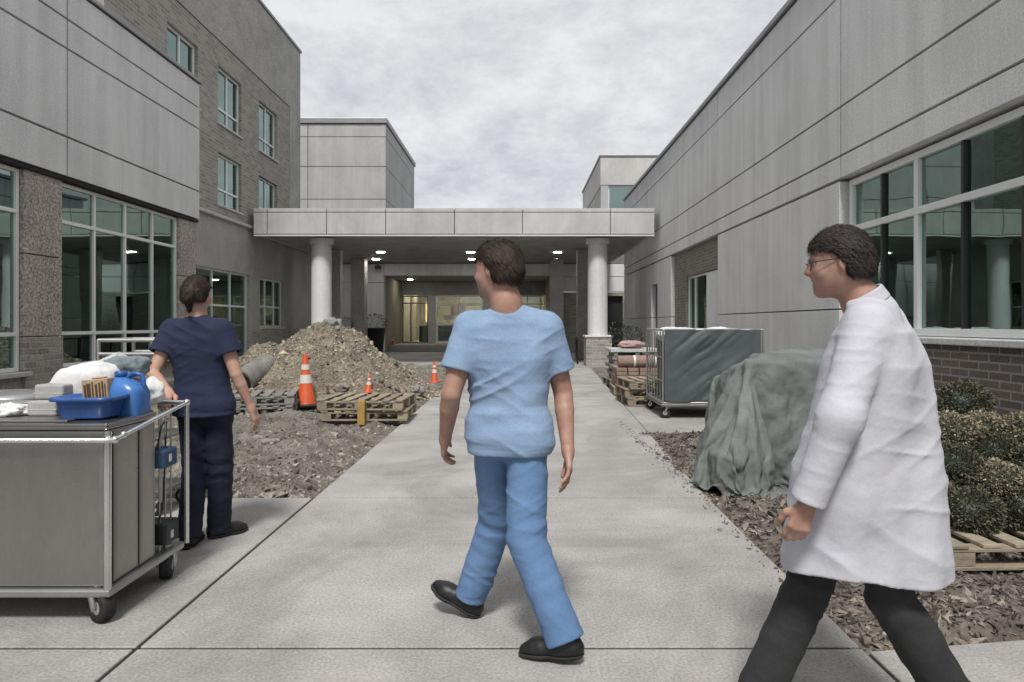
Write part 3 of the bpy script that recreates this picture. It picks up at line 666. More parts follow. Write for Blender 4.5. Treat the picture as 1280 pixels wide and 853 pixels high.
mb.build('soffit', M['soffit'], can, bevel=.004)
mb = MB(); mb.box(X0, X1, Y0 + .02, Y0 + .12, Z0 - .05, Z0 - .004); mb.build('drip_edge', M['frame'], can)
for px, y in ((476, 28), (588, 28), (697, 28), (590, 31), (696, 31), (470, 31)):
    mb = MB(); x = at(px, y); mb.cyl((x, y, Z0 + .01), (x, y, Z0 + .029), .16, n=20); mb.build('downlight', M['lamp'], can)
def column(x, y, r, ped):
    z0 = 1.02 if ped else 0
    mb = MB(); mb.lathe([(r * 1.0, z0), (r * 1.0, 2.4), (r * .97, 4.08)], (x, y, 0), 40); c = mb.build('column', M['panel'], can)
    mb = MB(); mb.lathe([(r * 1.12, 4.081), (r * 1.2, 4.12), (r * 1.2, 4.255)], (x, y, 0), 40); mb.build('capital', M['panel'], c)
    if ped:
        mb = MB(); mb.box(x - .43, x + .43, y - .43, y + .43, 0, .95); mb.build('pedestal', M['brick_grey'], c, bevel=.01)
        mb = MB(); mb.box(x - .46, x + .46, y - .46, y + .46, .953, 1.018); mb.build('pedestal_cap', M['panel'], c, bevel=.01)
column(at(402, 23), 23, .335, True); column(at(747, 23), 23, .335, True)
for px, y, wd in ((449, 31, .62), (695.5, 31, .6), (421, 27, .38), (729, 27, .5)):
    mb = MB(); x = at(px, y); mb.box(x - wd / 2, x + wd / 2, y - wd / 2, y + wd / 2, 0, 4.33); mb.build('column', M['stucco'], can, bevel=.02)
mb = MB(); x = at(472, 32.5); mb.box(x - .12, x + .12, 32.4, 32.75, 4.02, 4.18); mb.cyl((x, 32.6, 4.18), (x, 32.6, 4.34), .03); mb.build('camera_housing', M['black'], can, bevel=.01)

# ================================================================== OBJECTS
# ---- dirt pile
pile = thing('dirt_pile', 'big mound of yellowish excavated soil heaped beside the walkway', 'dirt pile', (PX, PY, 0))
nr, na = 70, 200
aa, rr = np.meshgrid(np.linspace(0, 2 * math.pi, na, endpoint=False), np.linspace(0.005, 1.12, nr), indexing='ij')
X = (PX + rr * np.cos(aa) * np.where(np.cos(aa) > 0, 2.12, 2.75)).ravel(); Y = (PY + rr * np.sin(aa) * 2.35).ravel()
def sand(X, Y): return pile_h(X, Y) + np.clip(dirt_h(X, Y), -.05, 1) - .03 * (pile_h(X, Y) < .02)
np_mesh('mound', np.stack([X, Y, sand(X, Y)], 1), grid_faces(na, nr, True), M['pile'], pile)
n = 14000
a = RNG.random(n) * 2 * math.pi; r = RNG.random(n) ** .6 * 1.05
X = PX + r * np.cos(a) * np.where(np.cos(a) > 0, 2.12, 2.75); Y = PY + r * np.sin(a) * 2.35
k = X < -1.45; X, Y = X[k], Y[k]
tag(chips('loose_clods', np.stack([X, Y, np.maximum(sand(X, Y), 0.)], 1), RNG.gamma(1.2, .0105, len(X)) + .005, (1, .8, .65), M['pclod'], pile), kind='stuff')

def rock(x, y, z, r, lab, sd, m='rock', squash=.7):
    o = blob('rock', (x, y, z + r * squash * .55), (r, r * .85, r * squash), M[m], None, amp=.7, s=2.2, nu=36, nv=22, ridge=.1, seed=sd, flat=-r * squash * .6)
    return tag(o, lab, 'rock', 'rocks and clods lying on the soil')
rock(at(415, 13.35), 13.35, 1.28, .22, 'pale rock sitting on top of the dirt mound', 3.)
rock(at(430, 11.2), 11.1, .3, .12, 'broken clod on the lower slope of the mound, above the tan pallet', 5., 'clod')
rock(at(520, 12.6), 12.6, .1, .15, 'pale boulder at the walkway end of the mound', 8.)
rock(at(338, 7.6), 7.6, 0, .11, 'small dark clod on the bare soil between the woman and the walkway', 12., 'clod')
rock(at(322, 8.0), 8.0, 0, .09, 'small pale stone beside the dark clod near the grey pallet', 15.)
rock(at(475, 10.7), 10.7, .06, .13, 'grey stone at the foot of the mound behind the tan pallet', 19.)

# ---- corrugated pipe
pp = thing('corrugated_pipe', 'short grey corrugated drain pipe lying against the dirt mound', 'pipe', (at(328, 12.2), 12.2, .5))
p0, p1 = Vector((at(303, 11.6), 11.6, .42)), Vector((at(336, 12.2), 12.2, .7)); dd = (p1 - p0).normalized()
T = Matrix.Translation(p0) @ dd.to_track_quat('Z', 'Y').to_matrix().to_4x4(); ln = (p1 - p0).length
prof = []
for i in range(13):
    z = ln * i / 13; prof += [(0.21, z), (0.21, z + ln * 0.035), (0.17, z + ln * 0.045), (0.17, z + ln * 0.07)]
mb = MB(); mb.lathe(prof, n=30, T=T); mb.build('pipe_shell', M['pipe'], pp)
mb = MB(); mb.lathe([(.17, -.006), (.17, -.003)], n=24, T=T); mb.build('mouth_shade', M['reveal'], pp)  # black disc painted as the shaded hollow of the pipe

# ---- pallets
def make_pallet(label, wm, group='wooden pallets', L_=1.2, W_=1.0, blocks=False):
    p = thing('pallet', label, 'pallet', (0, 0, 0), group)
    rd = random.Random(3)
    mb = MB()
    for i in range(7):
        x = -L_ / 2 + i * (L_ - .1) / 6; j = rd.uniform(-.012, .012); mb.box(x + j * .4, x + .1 + j * .4, -W_ / 2 + j, W_ / 2 + j, .122, .144)
    mb.build('deck', M[wm], p, bevel=.004)
    for k, y in enumerate((-W_ / 2, -.05, W_ / 2 - .1)):
        mb = MB()
        for x in (-L_ / 2, -.07, L_ / 2 - .14): mb.box(x, x + .14, y + .003, y + .097, .023, .1)
        mb.box(-L_ / 2, L_ / 2, y, y + .1, .101, .121)
        mb.build('stringer', M[wm], p, bevel=.004)
    mb = MB()
    for y in (-W_ / 2, -.05, W_ / 2 - .1): mb.box(-L_ / 2 + .01, L_ / 2 - .01, y - .002, y + .102, 0, .022)
    mb.build('skid', M[wm], p, bevel=.004)
    return p
pal = make_pallet('weathered tan pallet with an ochre block, on top of another beside the dirt mound', 'wood')
PYT = 9.95
pal.location = (at(453, 9.55), PYT, .2); pal.rotation_euler.z = R(-2)
def pcopy(src, loc, rz, lab, wm=None):
    c = copy_tree(src); c.location = loc; c.rotation_euler.z = R(rz); c['label'] = lab
    if wm:
        for ch in [x for x in bpy.data.objects if x.parent == c]:
            ch.data = ch.data.copy(); ch.data.materials[0] = M[wm]
    return c
pcopy(pal, (at(456, 9.55), PYT + .02, .05), 1, 'tan pallet lying on the soil under another pallet, by the mound')
mb = MB(); bx = at(453, 9.45); mb.box(bx - .05, bx + .05, 9.36, 9.44, .01, .34); tag(mb.build('timber_post', M['ochre'], bevel=.006), 'short ochre timber post standing against the front of the tan pallet stack', 'post')
pgrey = pcopy(pal, (at(312, 10.3), 10.55, .19), 14, 'grey weathered pallet on top of another, behind the woman in navy', 'wood_grey')
pcopy(pgrey, (at(314, 10.3), 10.5, .04), 11, 'grey pallet on the ground under another, behind the woman in navy')
shp = pcopy(pal, (2.98, 4.3, .03), 2, 'tan pallet on the mulch carrying the heap of round shrubs')
s1 = pcopy(pal, (2.42, 12.1, .0), 4, 'pallet lowest in the stack nearest the grey fabric cart', 'wood')
pcopy(s1, (2.4, 12.12, .145), 2, 'pallet in the middle of the stack nearest the grey fabric cart')
pcopy(s1, (2.44, 12.08, .29), 5, 'empty pallet topmost in the stack nearest the grey fabric cart')
s2 = pcopy(s1, (2.48, 13.75, .02), -3, 'pallet under the reddish pavers in the middle of the row')
s3 = pcopy(pgrey, (2.6, 15.6, .02), 3, 'pallet under the pale boards nearest the brick column base')

# loads on the row of pallets
mb = MB(); rd = random.Random(5)
for k in range(5):
    z = .17 + k * .075
    for i in range(5):
        for j in range(4):
            x = 1.93 + i * .215 + rd.uniform(-.01, .01); y = 13.3 + j * .225 + rd.uniform(-.01, .01); mb.box(x, x + .2, y, y + .205, z, z + .068)
tag(mb.build('paver_stack', M['paver'], bevel=.005), 'block of reddish brown pavers stacked on a pallet', 'paver stack')
pr = thing('wrapped_roll', 'reddish brown wrapped roll lying across the paver stack', 'roll', (2.5, 13.45, .55))
T = Matrix.Translation((1.96, 13.46, .66)) @ Matrix.Rotation(R(90), 4, 'Y')
mb = MB(); mb.lathe([(.1, 0), (.115, .02), (.118, .5), (.115, 1.0), (.1, 1.02)], n=22, T=T); mb.build('roll_body', M['paver'], pr)
mb = MB(); mb.lathe([(.121, .3), (.121, .34)], n=22, T=T); mb.lathe([(.121, .7), (.121, .74)], n=22, T=T); mb.build('strap', M['collar'], pr)
bs = thing('board_stack', 'pale boards stacked with gaps on the pallet nearest the brick column base', 'board stack', (2.6, 15.6, .17))
for k in range(4):
    mb = MB(); rd = random.Random(k); z = .17 + k * .17
    mb.box(2.06 + rd.uniform(-.03, .03), 3.14, 15.12, 16.05, z + .09, z + .165); mb.build('board', M['sheet'] if k > 2 else M['wood_grey'], bs, bevel=.006)
    for x in (2.12, 2.6, 3.0):
        mb = MB(); mb.box(x, x + .09, 15.14, 16.03, z, z + .088); mb.build('spacer', M['wood_grey'], bs, bevel=.004)
tag(blob('sack', (2.55, 15.4, .93), (.3, .24, .1), M['pink'], None, amp=.25, s=3, flat=-.085, seed=31.), 'dusty pink sack lying on top of the pale boards', 'sack')

# ---- traffic cones
def make_cone(h, label):
    t = thing('traffic_cone', label, 'cone', (0, 0, 0), 'traffic cones on the site')
    s = h / .8
    mb = MB(); mb.loft([rrect(.4 * s, .4 * s, .06 * s, 0), rrect(.4 * s, .4 * s, .06 * s, .022 * s), rrect(.37 * s, .37 * s, .06 * s, .034 * s)], smooth=False); mb.build('base', M['black' if h > .7 else 'orange'], t, bevel=.004)
    mb = MB(); mb.lathe([(.15 * s, .035 * s), (.135 * s, .06 * s), (.033 * s, h - .012), (.028 * s, h), (.018 * s, h)], n=30); mb.build('cone_body', M['orange'], t)
    rad = lambda z: .135 * s + (z - .06 * s) * (.033 * s - .135 * s) / (h - .012 - .06 * s) + .003
    for z0, z1 in ((.44 * h, .6 * h), (.7 * h, .8 * h)):
        mb = MB(); mb.lathe([(rad(z0), z0), (rad(z1), z1)], n=30); mb.build('collar', M['collar'], t)
    return t
c1 = make_cone(.84, 'tall orange traffic cone with pale collars standing between two pallets in front of the mound')
c1.location = (at(383, 11.15), 11.15, max(0., float(sand(np.array([at(383, 11.15)]), np.array([11.15]))[0])) + .07); c1.rotation_euler = (R(1.5), R(-1.5), R(20))
c2 = make_cone(.5, 'orange cone beside the walkway at the far end of the dirt mound')
c2.location = (at(543, 16.2), 16.2, .02)
c3 = copy_tree(c2); c3['label'] = 'small cone standing on the step in front of the entrance doors'; c3.location = (at(491, 34.8), 34.8, .33)
c4 = copy_tree(c2); c4['label'] = 'small orange cone stuck in the slope of the dirt mound, behind the tan pallets'; x = at(460, 11.75); c4.scale = (.72, .72, .62); c4.location = (x, 11.75, float(sand(np.array([x]), np.array([11.75]))[0]) + .0); c4.rotation_euler = (0, R(6), .5)

# ---- grey fabric cart
gc = thing('laundry_cart', 'large tube framed laundry cart wrapped in a dark grey fabric cover', 'cart', (2.9, 10.7, 0))
gx0, gx1, gy0, gy1, gz0, gz1 = 2.14, 3.62, 10.1, 11.35, .2, 1.31
mb = MB(); r = .017
for x in (gx0, gx1):
    for y in (gy0, gy1): mb.cyl((x, y, gz0), (x, y, gz1), r, n=12)
for z in (gz1, gz0 + .03):
    mb.tube([(gx0, gy0, z), (gx1, gy0, z)], r); mb.tube([(gx0, gy1, z), (gx1, gy1, z)], r); mb.tube([(gx0, gy0, z), (gx0, gy1, z)], r); mb.tube([(gx1, gy0, z), (gx1, gy1, z)], r)
mb.build('frame', M['galv'], gc)
mb = MB()
for k in range(5): y = gy0 + .2 + k * .21; mb.cyl((gx0, y, gz0 + .03), (gx0, y, gz1), .009, n=8)
for z in (.55, .9): mb.cyl((gx0, gy0, z), (gx0, gy1, z), .009, n=8)
mb.build('end_bars', M['galv'], gc)
mb = MB(); mb.box(gx0 - .02, gx1 + .02, gy0 - .02, gy1 + .02, gz0 - .025, gz0 + .01); mb.build('deck', M['steel_dark'], gc, bevel=.008)
nx, nz = 90, 70
U, V = np.meshgrid(np.linspace(0, 1, nx), np.linspace(0, 1, nz), indexing='ij'); U = U.ravel(); V = V.ravel()
P = np.stack([U * 1.4, 0 * U, V], 1)
sag = .05 * np.sin(np.pi * V) * np.sin(np.pi * U)
d = -.022 + .03 * fbm(P + 3, 2.2, 3) * np.sin(np.pi * np.clip(V, .04, .96)) + .02 * ridged(P @ np.array([[.8, 0, -.6], [0, 1, 0], [.6, 0, .8]]) * np.array([.6, 1, 2.2]), 2.4, 2) * np.sin(np.pi * U) - sag * .3
Z = gz0 + .05 + V * (gz1 - gz0 - .04) - .012 * np.sin(U * 9) * (V < .3)
o = np_mesh('front_cover', np.stack([gx0 + .02 + U * (gx1 - gx0 - .06), gy0 - np.abs(d), Z], 1), grid_faces(nx, nz), M['cover'], gc); md = o.modifiers.new('s', 'SOLIDIFY'); md.thickness = .004
mb = MB(); mb.box(gx0 + .15, gx1 - .02, gy0 + .08, gy1 - .05, gz0 + .02, gz1 - .06); mb.build('inner_bag', M['cover'], gc, bevel=.06, seg=4)
for cx, a, b in ((2.55, .35, 1.35), (3.1, .33, 1.34), (2.35, .2, 1.33)):
    blob('linen_bundle', (cx, 10.65, 1.235), (a, .42, .11), M['linen'], gc, amp=.35, s=2.2, seed=cx * 7, ridge=.08)
def caster(x, y, r, ang, parent, m='rubber'):
    mb = MB(); c, s = math.cos(ang), math.sin(ang); ax = Vector((-s, c, 0)); ce = Vector((x + c * r * .45, y + s * r * .45, r))
    T = Matrix.Translation(ce) @ ax.to_track_quat('Z', 'Y').to_matrix().to_4x4()
    w_ = r * .42
    mb.lathe([(r * .7, -w_), (r * .93, -w_), (r, -w_ * .6), (r, w_ * .6), (r * .93, w_), (r * .7, w_)], n=28, T=T)
    o = mb.build('caster', M[m], parent)
    mb = MB(); mb.lathe([(r * .2, -w_ * 1.06), (r * .66, -w_ * .95), (r * .66, w_ * .95), (r * .2, w_ * 1.06)], n=22, T=T); mb.build('rim', M['chrome'], o)
    mb = MB()
    for sg in (-1, 1):
        p = ce + ax * sg * w_ * 1.3; top = Vector((x, y, r * 2.16)) + ax * sg * w_ * 1.1
        mb.tube([p - Vector((0, 0, r * .15)), p + Vector((0, 0, r * .3)), top], [r * .13, r * .22, r * .26], n=6)
    mb.box(x - r * .55, x + r * .55, y - r * .55, y + r * .55, r * 2.1, r * 2.25); mb.cyl((x, y, r * 2.25), (x, y, r * 2.45), r * .3)
    mb.cyl(ce - ax * w_ * 1.5, ce + ax * w_ * 1.5, r * .1)
    mb.build('fork', M['galv'], o)
    return o
for x, y, a in ((gx0 + .08, gy0 + .06, 2.9), (gx0 + .08, gy1 - .08, 2.5), (gx1 - .1, gy0 + .08, .3), (gx1 - .1, gy1 - .08, .3)): caster(x, y, .078, a, gc)

# ---- tarpaulin heap
tp = thing('tarp_covered_stack', 'stack covered by a crinkled grey green tarpaulin with a loose flap, on the mulch', 'tarp', (2.5, 6.3, 0))
def drape():
    """Let a stiff sheet fall over the stack and keep the settled shape."""
    def temp(V, Fs):
        me = bpy.data.meshes.new('stack_shape'); me.from_pydata(V, [], Fs); ob = link(bpy.data.objects.new('stack_shape', me))
        ob.modifiers.new('c', 'COLLISION'); ob.collision.thickness_outer = .015; ob.collision.cloth_friction = 18; return ob
    def tbox(x0, x1, y0, y1, z0, z1): return temp([(x, y, z) for z in (z0, z1) for y in (y0, y1) for x in (x0, x1)], [(0, 2, 3, 1), (4, 5, 7, 6), (0, 1, 5, 4), (2, 6, 7, 3), (0, 4, 6, 2), (1, 3, 7, 5)])
    low = [(1.97, 5.82, 0), (3.3, 5.82, 0), (3.3, 6.95, 0), (1.95, 6.75, 0)]; zt_ = (1.08, 1.08, 1.06, .86)
    cols = [temp(low + [(p[0], p[1], z) for p, z in zip(low, zt_)], [(3, 2, 1, 0), (4, 5, 6), (4, 6, 7), (0, 1, 5, 4), (1, 2, 6, 5), (2, 3, 7, 6), (3, 0, 4, 7)]),
            tbox(2.5, 3.0, 6.2, 6.6, 1.0, 1.14), tbox(1.64, 1.95, 5.55, 6.2, 0, .34), tbox(2.1, 2.35, 5.88, 6.1, 1.0, 1.13), tbox(2.9, 3.1, 5.9, 6.0, 1.0, 1.11), temp([(-3, 0, .01), (9, 0, .01), (9, 12, .01), (-3, 12, .01)], [(0, 1, 2, 3)])]
    nx, ny = 120, 114; a = R(9)
    u, v = np.meshgrid(np.linspace(-1.8, 1.75, nx), np.linspace(-1.75, 1.6, ny), indexing='ij'); u = u.ravel(); v = v.ravel()
    X = 2.58 + u * math.cos(a) - v * math.sin(a) + .04 * np.sin(v * 6); Y = 6.33 + u * math.sin(a) + v * math.cos(a) + .04 * np.sin(u * 5 + 1)
    Z = 1.22 + .05 * np.sin(u * 5 + v * 3) + .05 * np.sin(v * 7 - u * 2) + .02 * np.random.default_rng(2).random(len(u))
    o = np_mesh('tarpaulin', np.stack([X, Y, Z], 1), grid_faces(nx, ny), M['tarp'])
    md = o.modifiers.new('cloth', 'CLOTH'); s = md.settings
    s.quality = 6; s.mass = .35; s.tension_stiffness = 40; s.compression_stiffness = 40; s.shear_stiffness = 12; s.bending_stiffness = .03; s.air_damping = 1.5
    s.tension_damping = 8; s.compression_damping = 8; s.shear_damping = 8
    md.collision_settings.distance_min = .012; md.collision_settings.collision_quality = 3; md.collision_settings.use_self_collision = False
    md.point_cache.frame_start = 1; md.point_cache.frame_end = 60
    for f in range(1, 61): scene.frame_set(f)
    ev = o.evaluated_get(bpy.context.evaluated_depsgraph_get()); me = ev.to_mesh()
    P = np.zeros(len(me.vertices) * 3, np.float32); me.vertices.foreach_get('co', P); ev.to_mesh_clear()
    P = P.reshape(-1, 3).astype(np.float64); o.modifiers.clear(); o.data.vertices.foreach_set('co', P.astype(np.float32).ravel()); o.data.update()
    Nn = np.zeros(len(P) * 3, np.float32); o.data.vertices.foreach_get('normal', Nn); Nn = Nn.reshape(-1, 3); Nn *= np.where(Nn[:, 2:] < -.2, -1, 1)
    dice = np.random.default_rng(6); crease = np.zeros(len(P)); flat_uv = np.stack([u, v, 0 * u], 1)
    for k in range(14):
        turn = dice.random() * 6.28
        phase = (u * math.cos(turn) + v * math.sin(turn)) * dice.uniform(1.5, 5.5) + dice.random() * 9 + 0.35 * fbm(flat_uv + k, 1.4, 2)
        gate = np.clip(0.25 + 2.4 * fbm(flat_uv + 31 * k, 1.6, 2), 0, 1)
        crease += np.abs((phase % 1) - 0.5) * gate * dice.uniform(0.4, 1)
    P += Nn * ((crease - crease.mean()) * 0.026)[:, None]
    P[:, 2] = np.maximum(P[:, 2], 0.03)
    P = P.astype(np.float32).ravel()
    o.data.vertices.foreach_set('co', P); o.data.update()
    for c in cols: bpy.data.objects.remove(c)
    scene.frame_set(1)
    return o
o = drape(); o.parent = tp; o.location = Vector((0, 0, -.02)) - tp.location
md = o.modifiers.new('fine', 'SUBSURF'); md.levels = 1; md.render_levels = 1; md = o.modifiers.new('s', 'SOLIDIFY'); md.thickness = .004
mb = MB()
for x, y in ((2.15, 5.88), (2.75, 5.88), (3.1, 5.88), (2.2, 6.5), (3.1, 6.5)): mb.box(x, x + .14, y, y + .12, -.02, .14)
mb.box(2.1, 3.25, 5.86, 6.7, .141, .17); mb.box(2.1, 3.2, 5.9, 6.65, .171, .82)
mb.build('bearer', M['wood_grey'], tp)

# ---- ball shrubs heaped on the pallet
def leaf_ball(n, seed):
    g_ = np.random.default_rng(seed)
    D = g_.normal(size=(n, 3)); D /= np.linalg.norm(D, axis=1, keepdims=True)
    lump = 1 + .2 * fbm(D + seed, 2.6, 3)
    r = lump * (1 - .28 * g_.random(n) ** 2.2); C_ = D * r[:, None]
    a = D + g_.normal(size=(n, 3)) * .55; a /= np.linalg.norm(a, axis=1, keepdims=True)
    b = np.cross(a, g_.normal(size=(n, 3))); b /= np.linalg.norm(b, axis=1, keepdims=True)
    l = (.06 + .06 * g_.random(n))[:, None]; w_ = l * .34
    V = np.stack([C_ - a * l * .3, C_ + b * w_, C_ + a * l, C_ - b * w_], 1).reshape(-1, 3)
    return V, np.arange(n * 4).reshape(-1, 4)
def make_shrub(m, seed, n=5200):
    V, Fq = leaf_ball(n, seed); o = np_mesh('shrub', V, Fq, M[m], None, smooth=False)
    D = blob('core_shade', (0, 0, 0), (.74, .74, .74), M['leaf_dark'], o, amp=.2, s=2, nu=20, nv=12, seed=seed)  # dark ball core paints in the shade between the leaves
    return o
base_sh = {'leaf_green': make_shrub('leaf_green', 1), 'leaf_olive': make_shrub('leaf_olive', 2)}
used = set()
def shrub(px, py, Y, r, m, lab, sq=.82):
    o = base_sh[m]
    if m in used: o = copy_tree(o)
    used.add(m)
    o.location = (at(px, Y), Y, zt(py, Y)); o.scale = (r * 1.1, r * 1.1, r * 1.1 * sq); o.rotation_euler.z = random.uniform(0, 6.28)
    tag(o, lab, 'shrub', 'round shrubs heaped on the pallet')
for a in ((1212, 640, 4.12, .165, 'leaf_green', 'dark green shrub on the lowest layer, beside the white coat'),
          (1270, 632, 4.15, .17, 'leaf_green', 'dark green shrub on the lowest layer at the outer corner of the pallet'),
          (1160, 620, 4.3, .165, 'leaf_olive', 'olive shrub on the lowest layer mostly hidden by the white coat'),
          (1190, 583, 4.36, .165, 'leaf_green', 'green shrub on the second layer touching the white coat'),
          (1246, 603, 4.22, .155, 'leaf_olive', 'olive brown shrub in the middle of the heap, second layer'),
          (1298, 585, 4.3, .17, 'leaf_green', 'green shrub on the second layer at the picture edge'),
          (1238, 568, 4.5, .17, 'leaf_green', 'dark green shrub in the middle of the third layer'),
          (1190, 543, 4.62, .165, 'leaf_olive', 'straw coloured shrub on the third layer beside the white coat'),
          (1282, 545, 4.6, .18, 'leaf_olive', 'straw coloured shrub on top of the heap at its outer end'),
          (1235, 545, 4.75, .18, 'leaf_olive', 'straw coloured shrub on top in the middle of the heap')):
    shrub(*a)
o = copy_tree(base_sh['leaf_green']); Y = 5.15; o.location = (at(1203, Y), Y, zt(508, Y)); o.scale = (.2, .2, .19)
tag(o, 'dark green shrub standing highest, in front of the brick wall', 'shrub', 'round shrubs heaped on the pallet')
o = copy_tree(base_sh['leaf_green']); o.location = (at(1225, 5.0), 5.0, .22); o.scale = (.24, .24, .24)
tag(o, 'green shrub on the mulch behind the pallet, under the highest shrub', 'shrub', 'round shrubs heaped on the pallet')
o = copy_tree(base_sh['leaf_olive']); o.location = (at(1212, 5.1), 5.1, .52); o.scale = (.22, .22, .2)
tag(o, 'olive shrub behind the heap, holding up the highest shrub', 'shrub', 'round shrubs heaped on the pallet')

# ---- planters under the canopy
def planter(x, y, z, h, r, lab, flowers=False, fol=.5):
    t = thing('planter', lab, 'planter', (x, y, z), 'planters under the canopy')
    mb = MB(); mb.lathe([(r * .75, z), (r, z + h), (r * 1.06, z + h), (r * 1.06, z + h - .06), (r * 1.0, z + h - .06)][:3], (x, y, 0), 28); mb.build('pot', M['black'], t)
    V, Fq = leaf_ball(700, int(x * 10) % 97 + 3); V = V * np.array([r * 1.2, r * 1.2, fol]) + np.array([x, y, z + h + fol * .5]); np_mesh('foliage', V, Fq, M['leaf_dark'], t, smooth=False)
    if flowers:
        V, Fq = leaf_ball(90, 5); V = V * np.array([r * .9, r * .9, fol * .6]) + np.array([x, y, z + h + fol * 1.1]); np_mesh('blossom', V, Fq, M['white_flower'], t, smooth=False)
planter(at(468, 31.8), 31.8, 0, 1.2, .5, 'black planter with a dark plant beside the square column, behind the mound', fol=.45)
planter(at(432, 29.5), 29.5, 0, 1.1, .3, 'slim black planter with a dark plant behind the round column', fol=.4)
planter(at(771, 24.5), 24.5, 0, .8, .55, 'wide black planter with white blossoms beside the brick column base', True, .4)
planter(at(786, 21), 21, 0, .75, .45, 'dark planter against the long panelled wing, behind the stacked pallets', fol=.4)

# ---- black railing by the pedestal
rl = thing('railing', 'low black metal railing beside the brick column base', 'railing', (1.95, 26, 0))
mb = MB(); q0, q1 = Vector((at(722, 23.6), 23.6, 0)), Vector((at(720, 29), 29, 0))
mb.tube([q0 + Vector((0, 0, .85)), q1 + Vector((0, 0, .85))], .025); mb.tube([q0 + Vector((0, 0, .15)), q1 + Vector((0, 0, .15))], .018); mb.build('rail', M['black'], rl)
for k in range(6):
    p = q0.lerp(q1, k / 5); mb = MB(); mb.cyl(p, p + Vector((0, 0, .85)), .022, n=8); mb.build('post', M['black'], rl)
mb = MB()
for k in range(40):
    p = q0.lerp(q1, (k + .5) / 40); mb.cyl(p + Vector((0, 0, .15)), p + Vector((0, 0, .85)), .008, n=6)
mb.build('grille', M['black'], rl)

# ---- stainless service cart in front
sc_ = thing('service_cart', 'large stainless steel service cart with tube rails, loaded with linen and blue plastic tubs', 'cart', (-2.8, 3.5, 0))
cx0, cx1, cy0, cy1, cye = -3.7, -1.93, 3.2, 3.62, 3.87
mb = MB(); mb.box(cx0, cx1, cy0, cy1, .165, .9); mb.build('body', M['steel'], sc_, bevel=.012)
mb = MB()
for x in (cx1 - .035, cx1 - .3 * 0 - .72, ): mb.box(x, x + .03, cy0 - .006, cy0 - .001, .175, .86)
mb.box(cx1 + .001, cx1 + .007, cy0 + .045, cy0 + .075, .175, .89); mb.box(cx1 + .001, cx1 + .007, cy0 + .27, cy0 + .295, .175, .89); mb.build('seam_strip', M['steel_dark'], sc_, bevel=.002)
mb = MB(); mb.box(cx0 - .01, cx1 + .008, cy0 - .012, cy1 + .01, .902, .935); mb.build('top_lip', M['steel'], sc_, bevel=.008)
mb = MB(); mb.box(cx0, cx1 - .2, cy0 + .02, cy1 + .24, .936, .944); mb.build('top_shelf', M['steel_dark'], sc_, bevel=.003)
mb = MB(); mb.box(cx0 - .02, cx1 + .03, cy0 - .03, cye + .02, .125, .163); mb.build('bumper_deck', M['galv'], sc_, bevel=.01)
mb = MB(); z = .86; r = .013
mb.tube([(cx0, cy0 - .045, z), (cx1 + .03, cy0 - .045, z), (cx1 + .05, cy0 - .02, z)], r); mb.tube([(cx1 + .05, cy0 - .02, z), (cx1 + .05, cye, .955)], r)
mb.tube([(cx1 + .05, cye, .955), (cx0, cye, .955)], r); mb.cyl((cx1 + .05, cye, .16), (cx1 + .05, cye, .958), r, n=12); mb.cyl((cx1 + .012, cy0 - .012, .16), (cx1 + .012, cy0 - .012, .9), .017, n=12)
mb.cyl((cx0, cye, .16), (cx0, cye, .955), r, n=12); mb.cyl((cx1 - .6, cye, .16), (cx1 - .6, cye, .955), r, n=12)
mb.build('tube_rail', M['chrome'], sc_)
for (p, q) in (((cx1 + .05, cy0 - .02, z), .018), ((cx1 + .05, cye, .955), .019), ((cx1 + .05, cy0 + .05, z + .012), .017)): mb = MB(); mb.lathe([(.003, -q), (q * .8, -q * .7), (q, 0), (q * .8, q * .7), (.003, q)], p, 14); mb.build('rail_joint', M['chrome'], sc_)
mb = MB()
for k in range(4): y = cy1 + .03 + k * .06; mb.cyl((cx1 - .02, y, .165), (cx1 - .02, y, .9), .005, n=6)
mb.build('side_wires', M['galv'], sc_)
for (y0, z0, z1, pm) in ((3.66, .62, .72, 'pouch'), (3.68, .2, .32, 'black')):
    mb = MB(); mb.box(cx1 - .13, cx1 + .03, y0, y0 + .15, z0, z1); o = mb.build('side_pouch', M[pm], sc_, bevel=.015, seg=3)
    mb = MB(); mb.tube([(cx1 - .02, y0 + .02, z1), (cx1 - .01, y0 + .05, z1 + .12), (cx1 - .02, y0 + .1, .86)], .005, n=6); mb.build('hanging_strap', M['black'], o)
    mb = MB(); mb.box(cx1 + .031, cx1 + .034, y0 + .05, y0 + .075, z0 + .03, z0 + .07); mb.build('tag', M['paper'], o)
for x, y, a in ((cx1 - .06, cy0 + .03, -.5), (cx1 - .02, cye - .08, -1.2), (cx0 + .15, cy0 + .03, 3.), (cx0 + .15, cye - .08, 3.)): caster(x, y, .072, a, sc_)

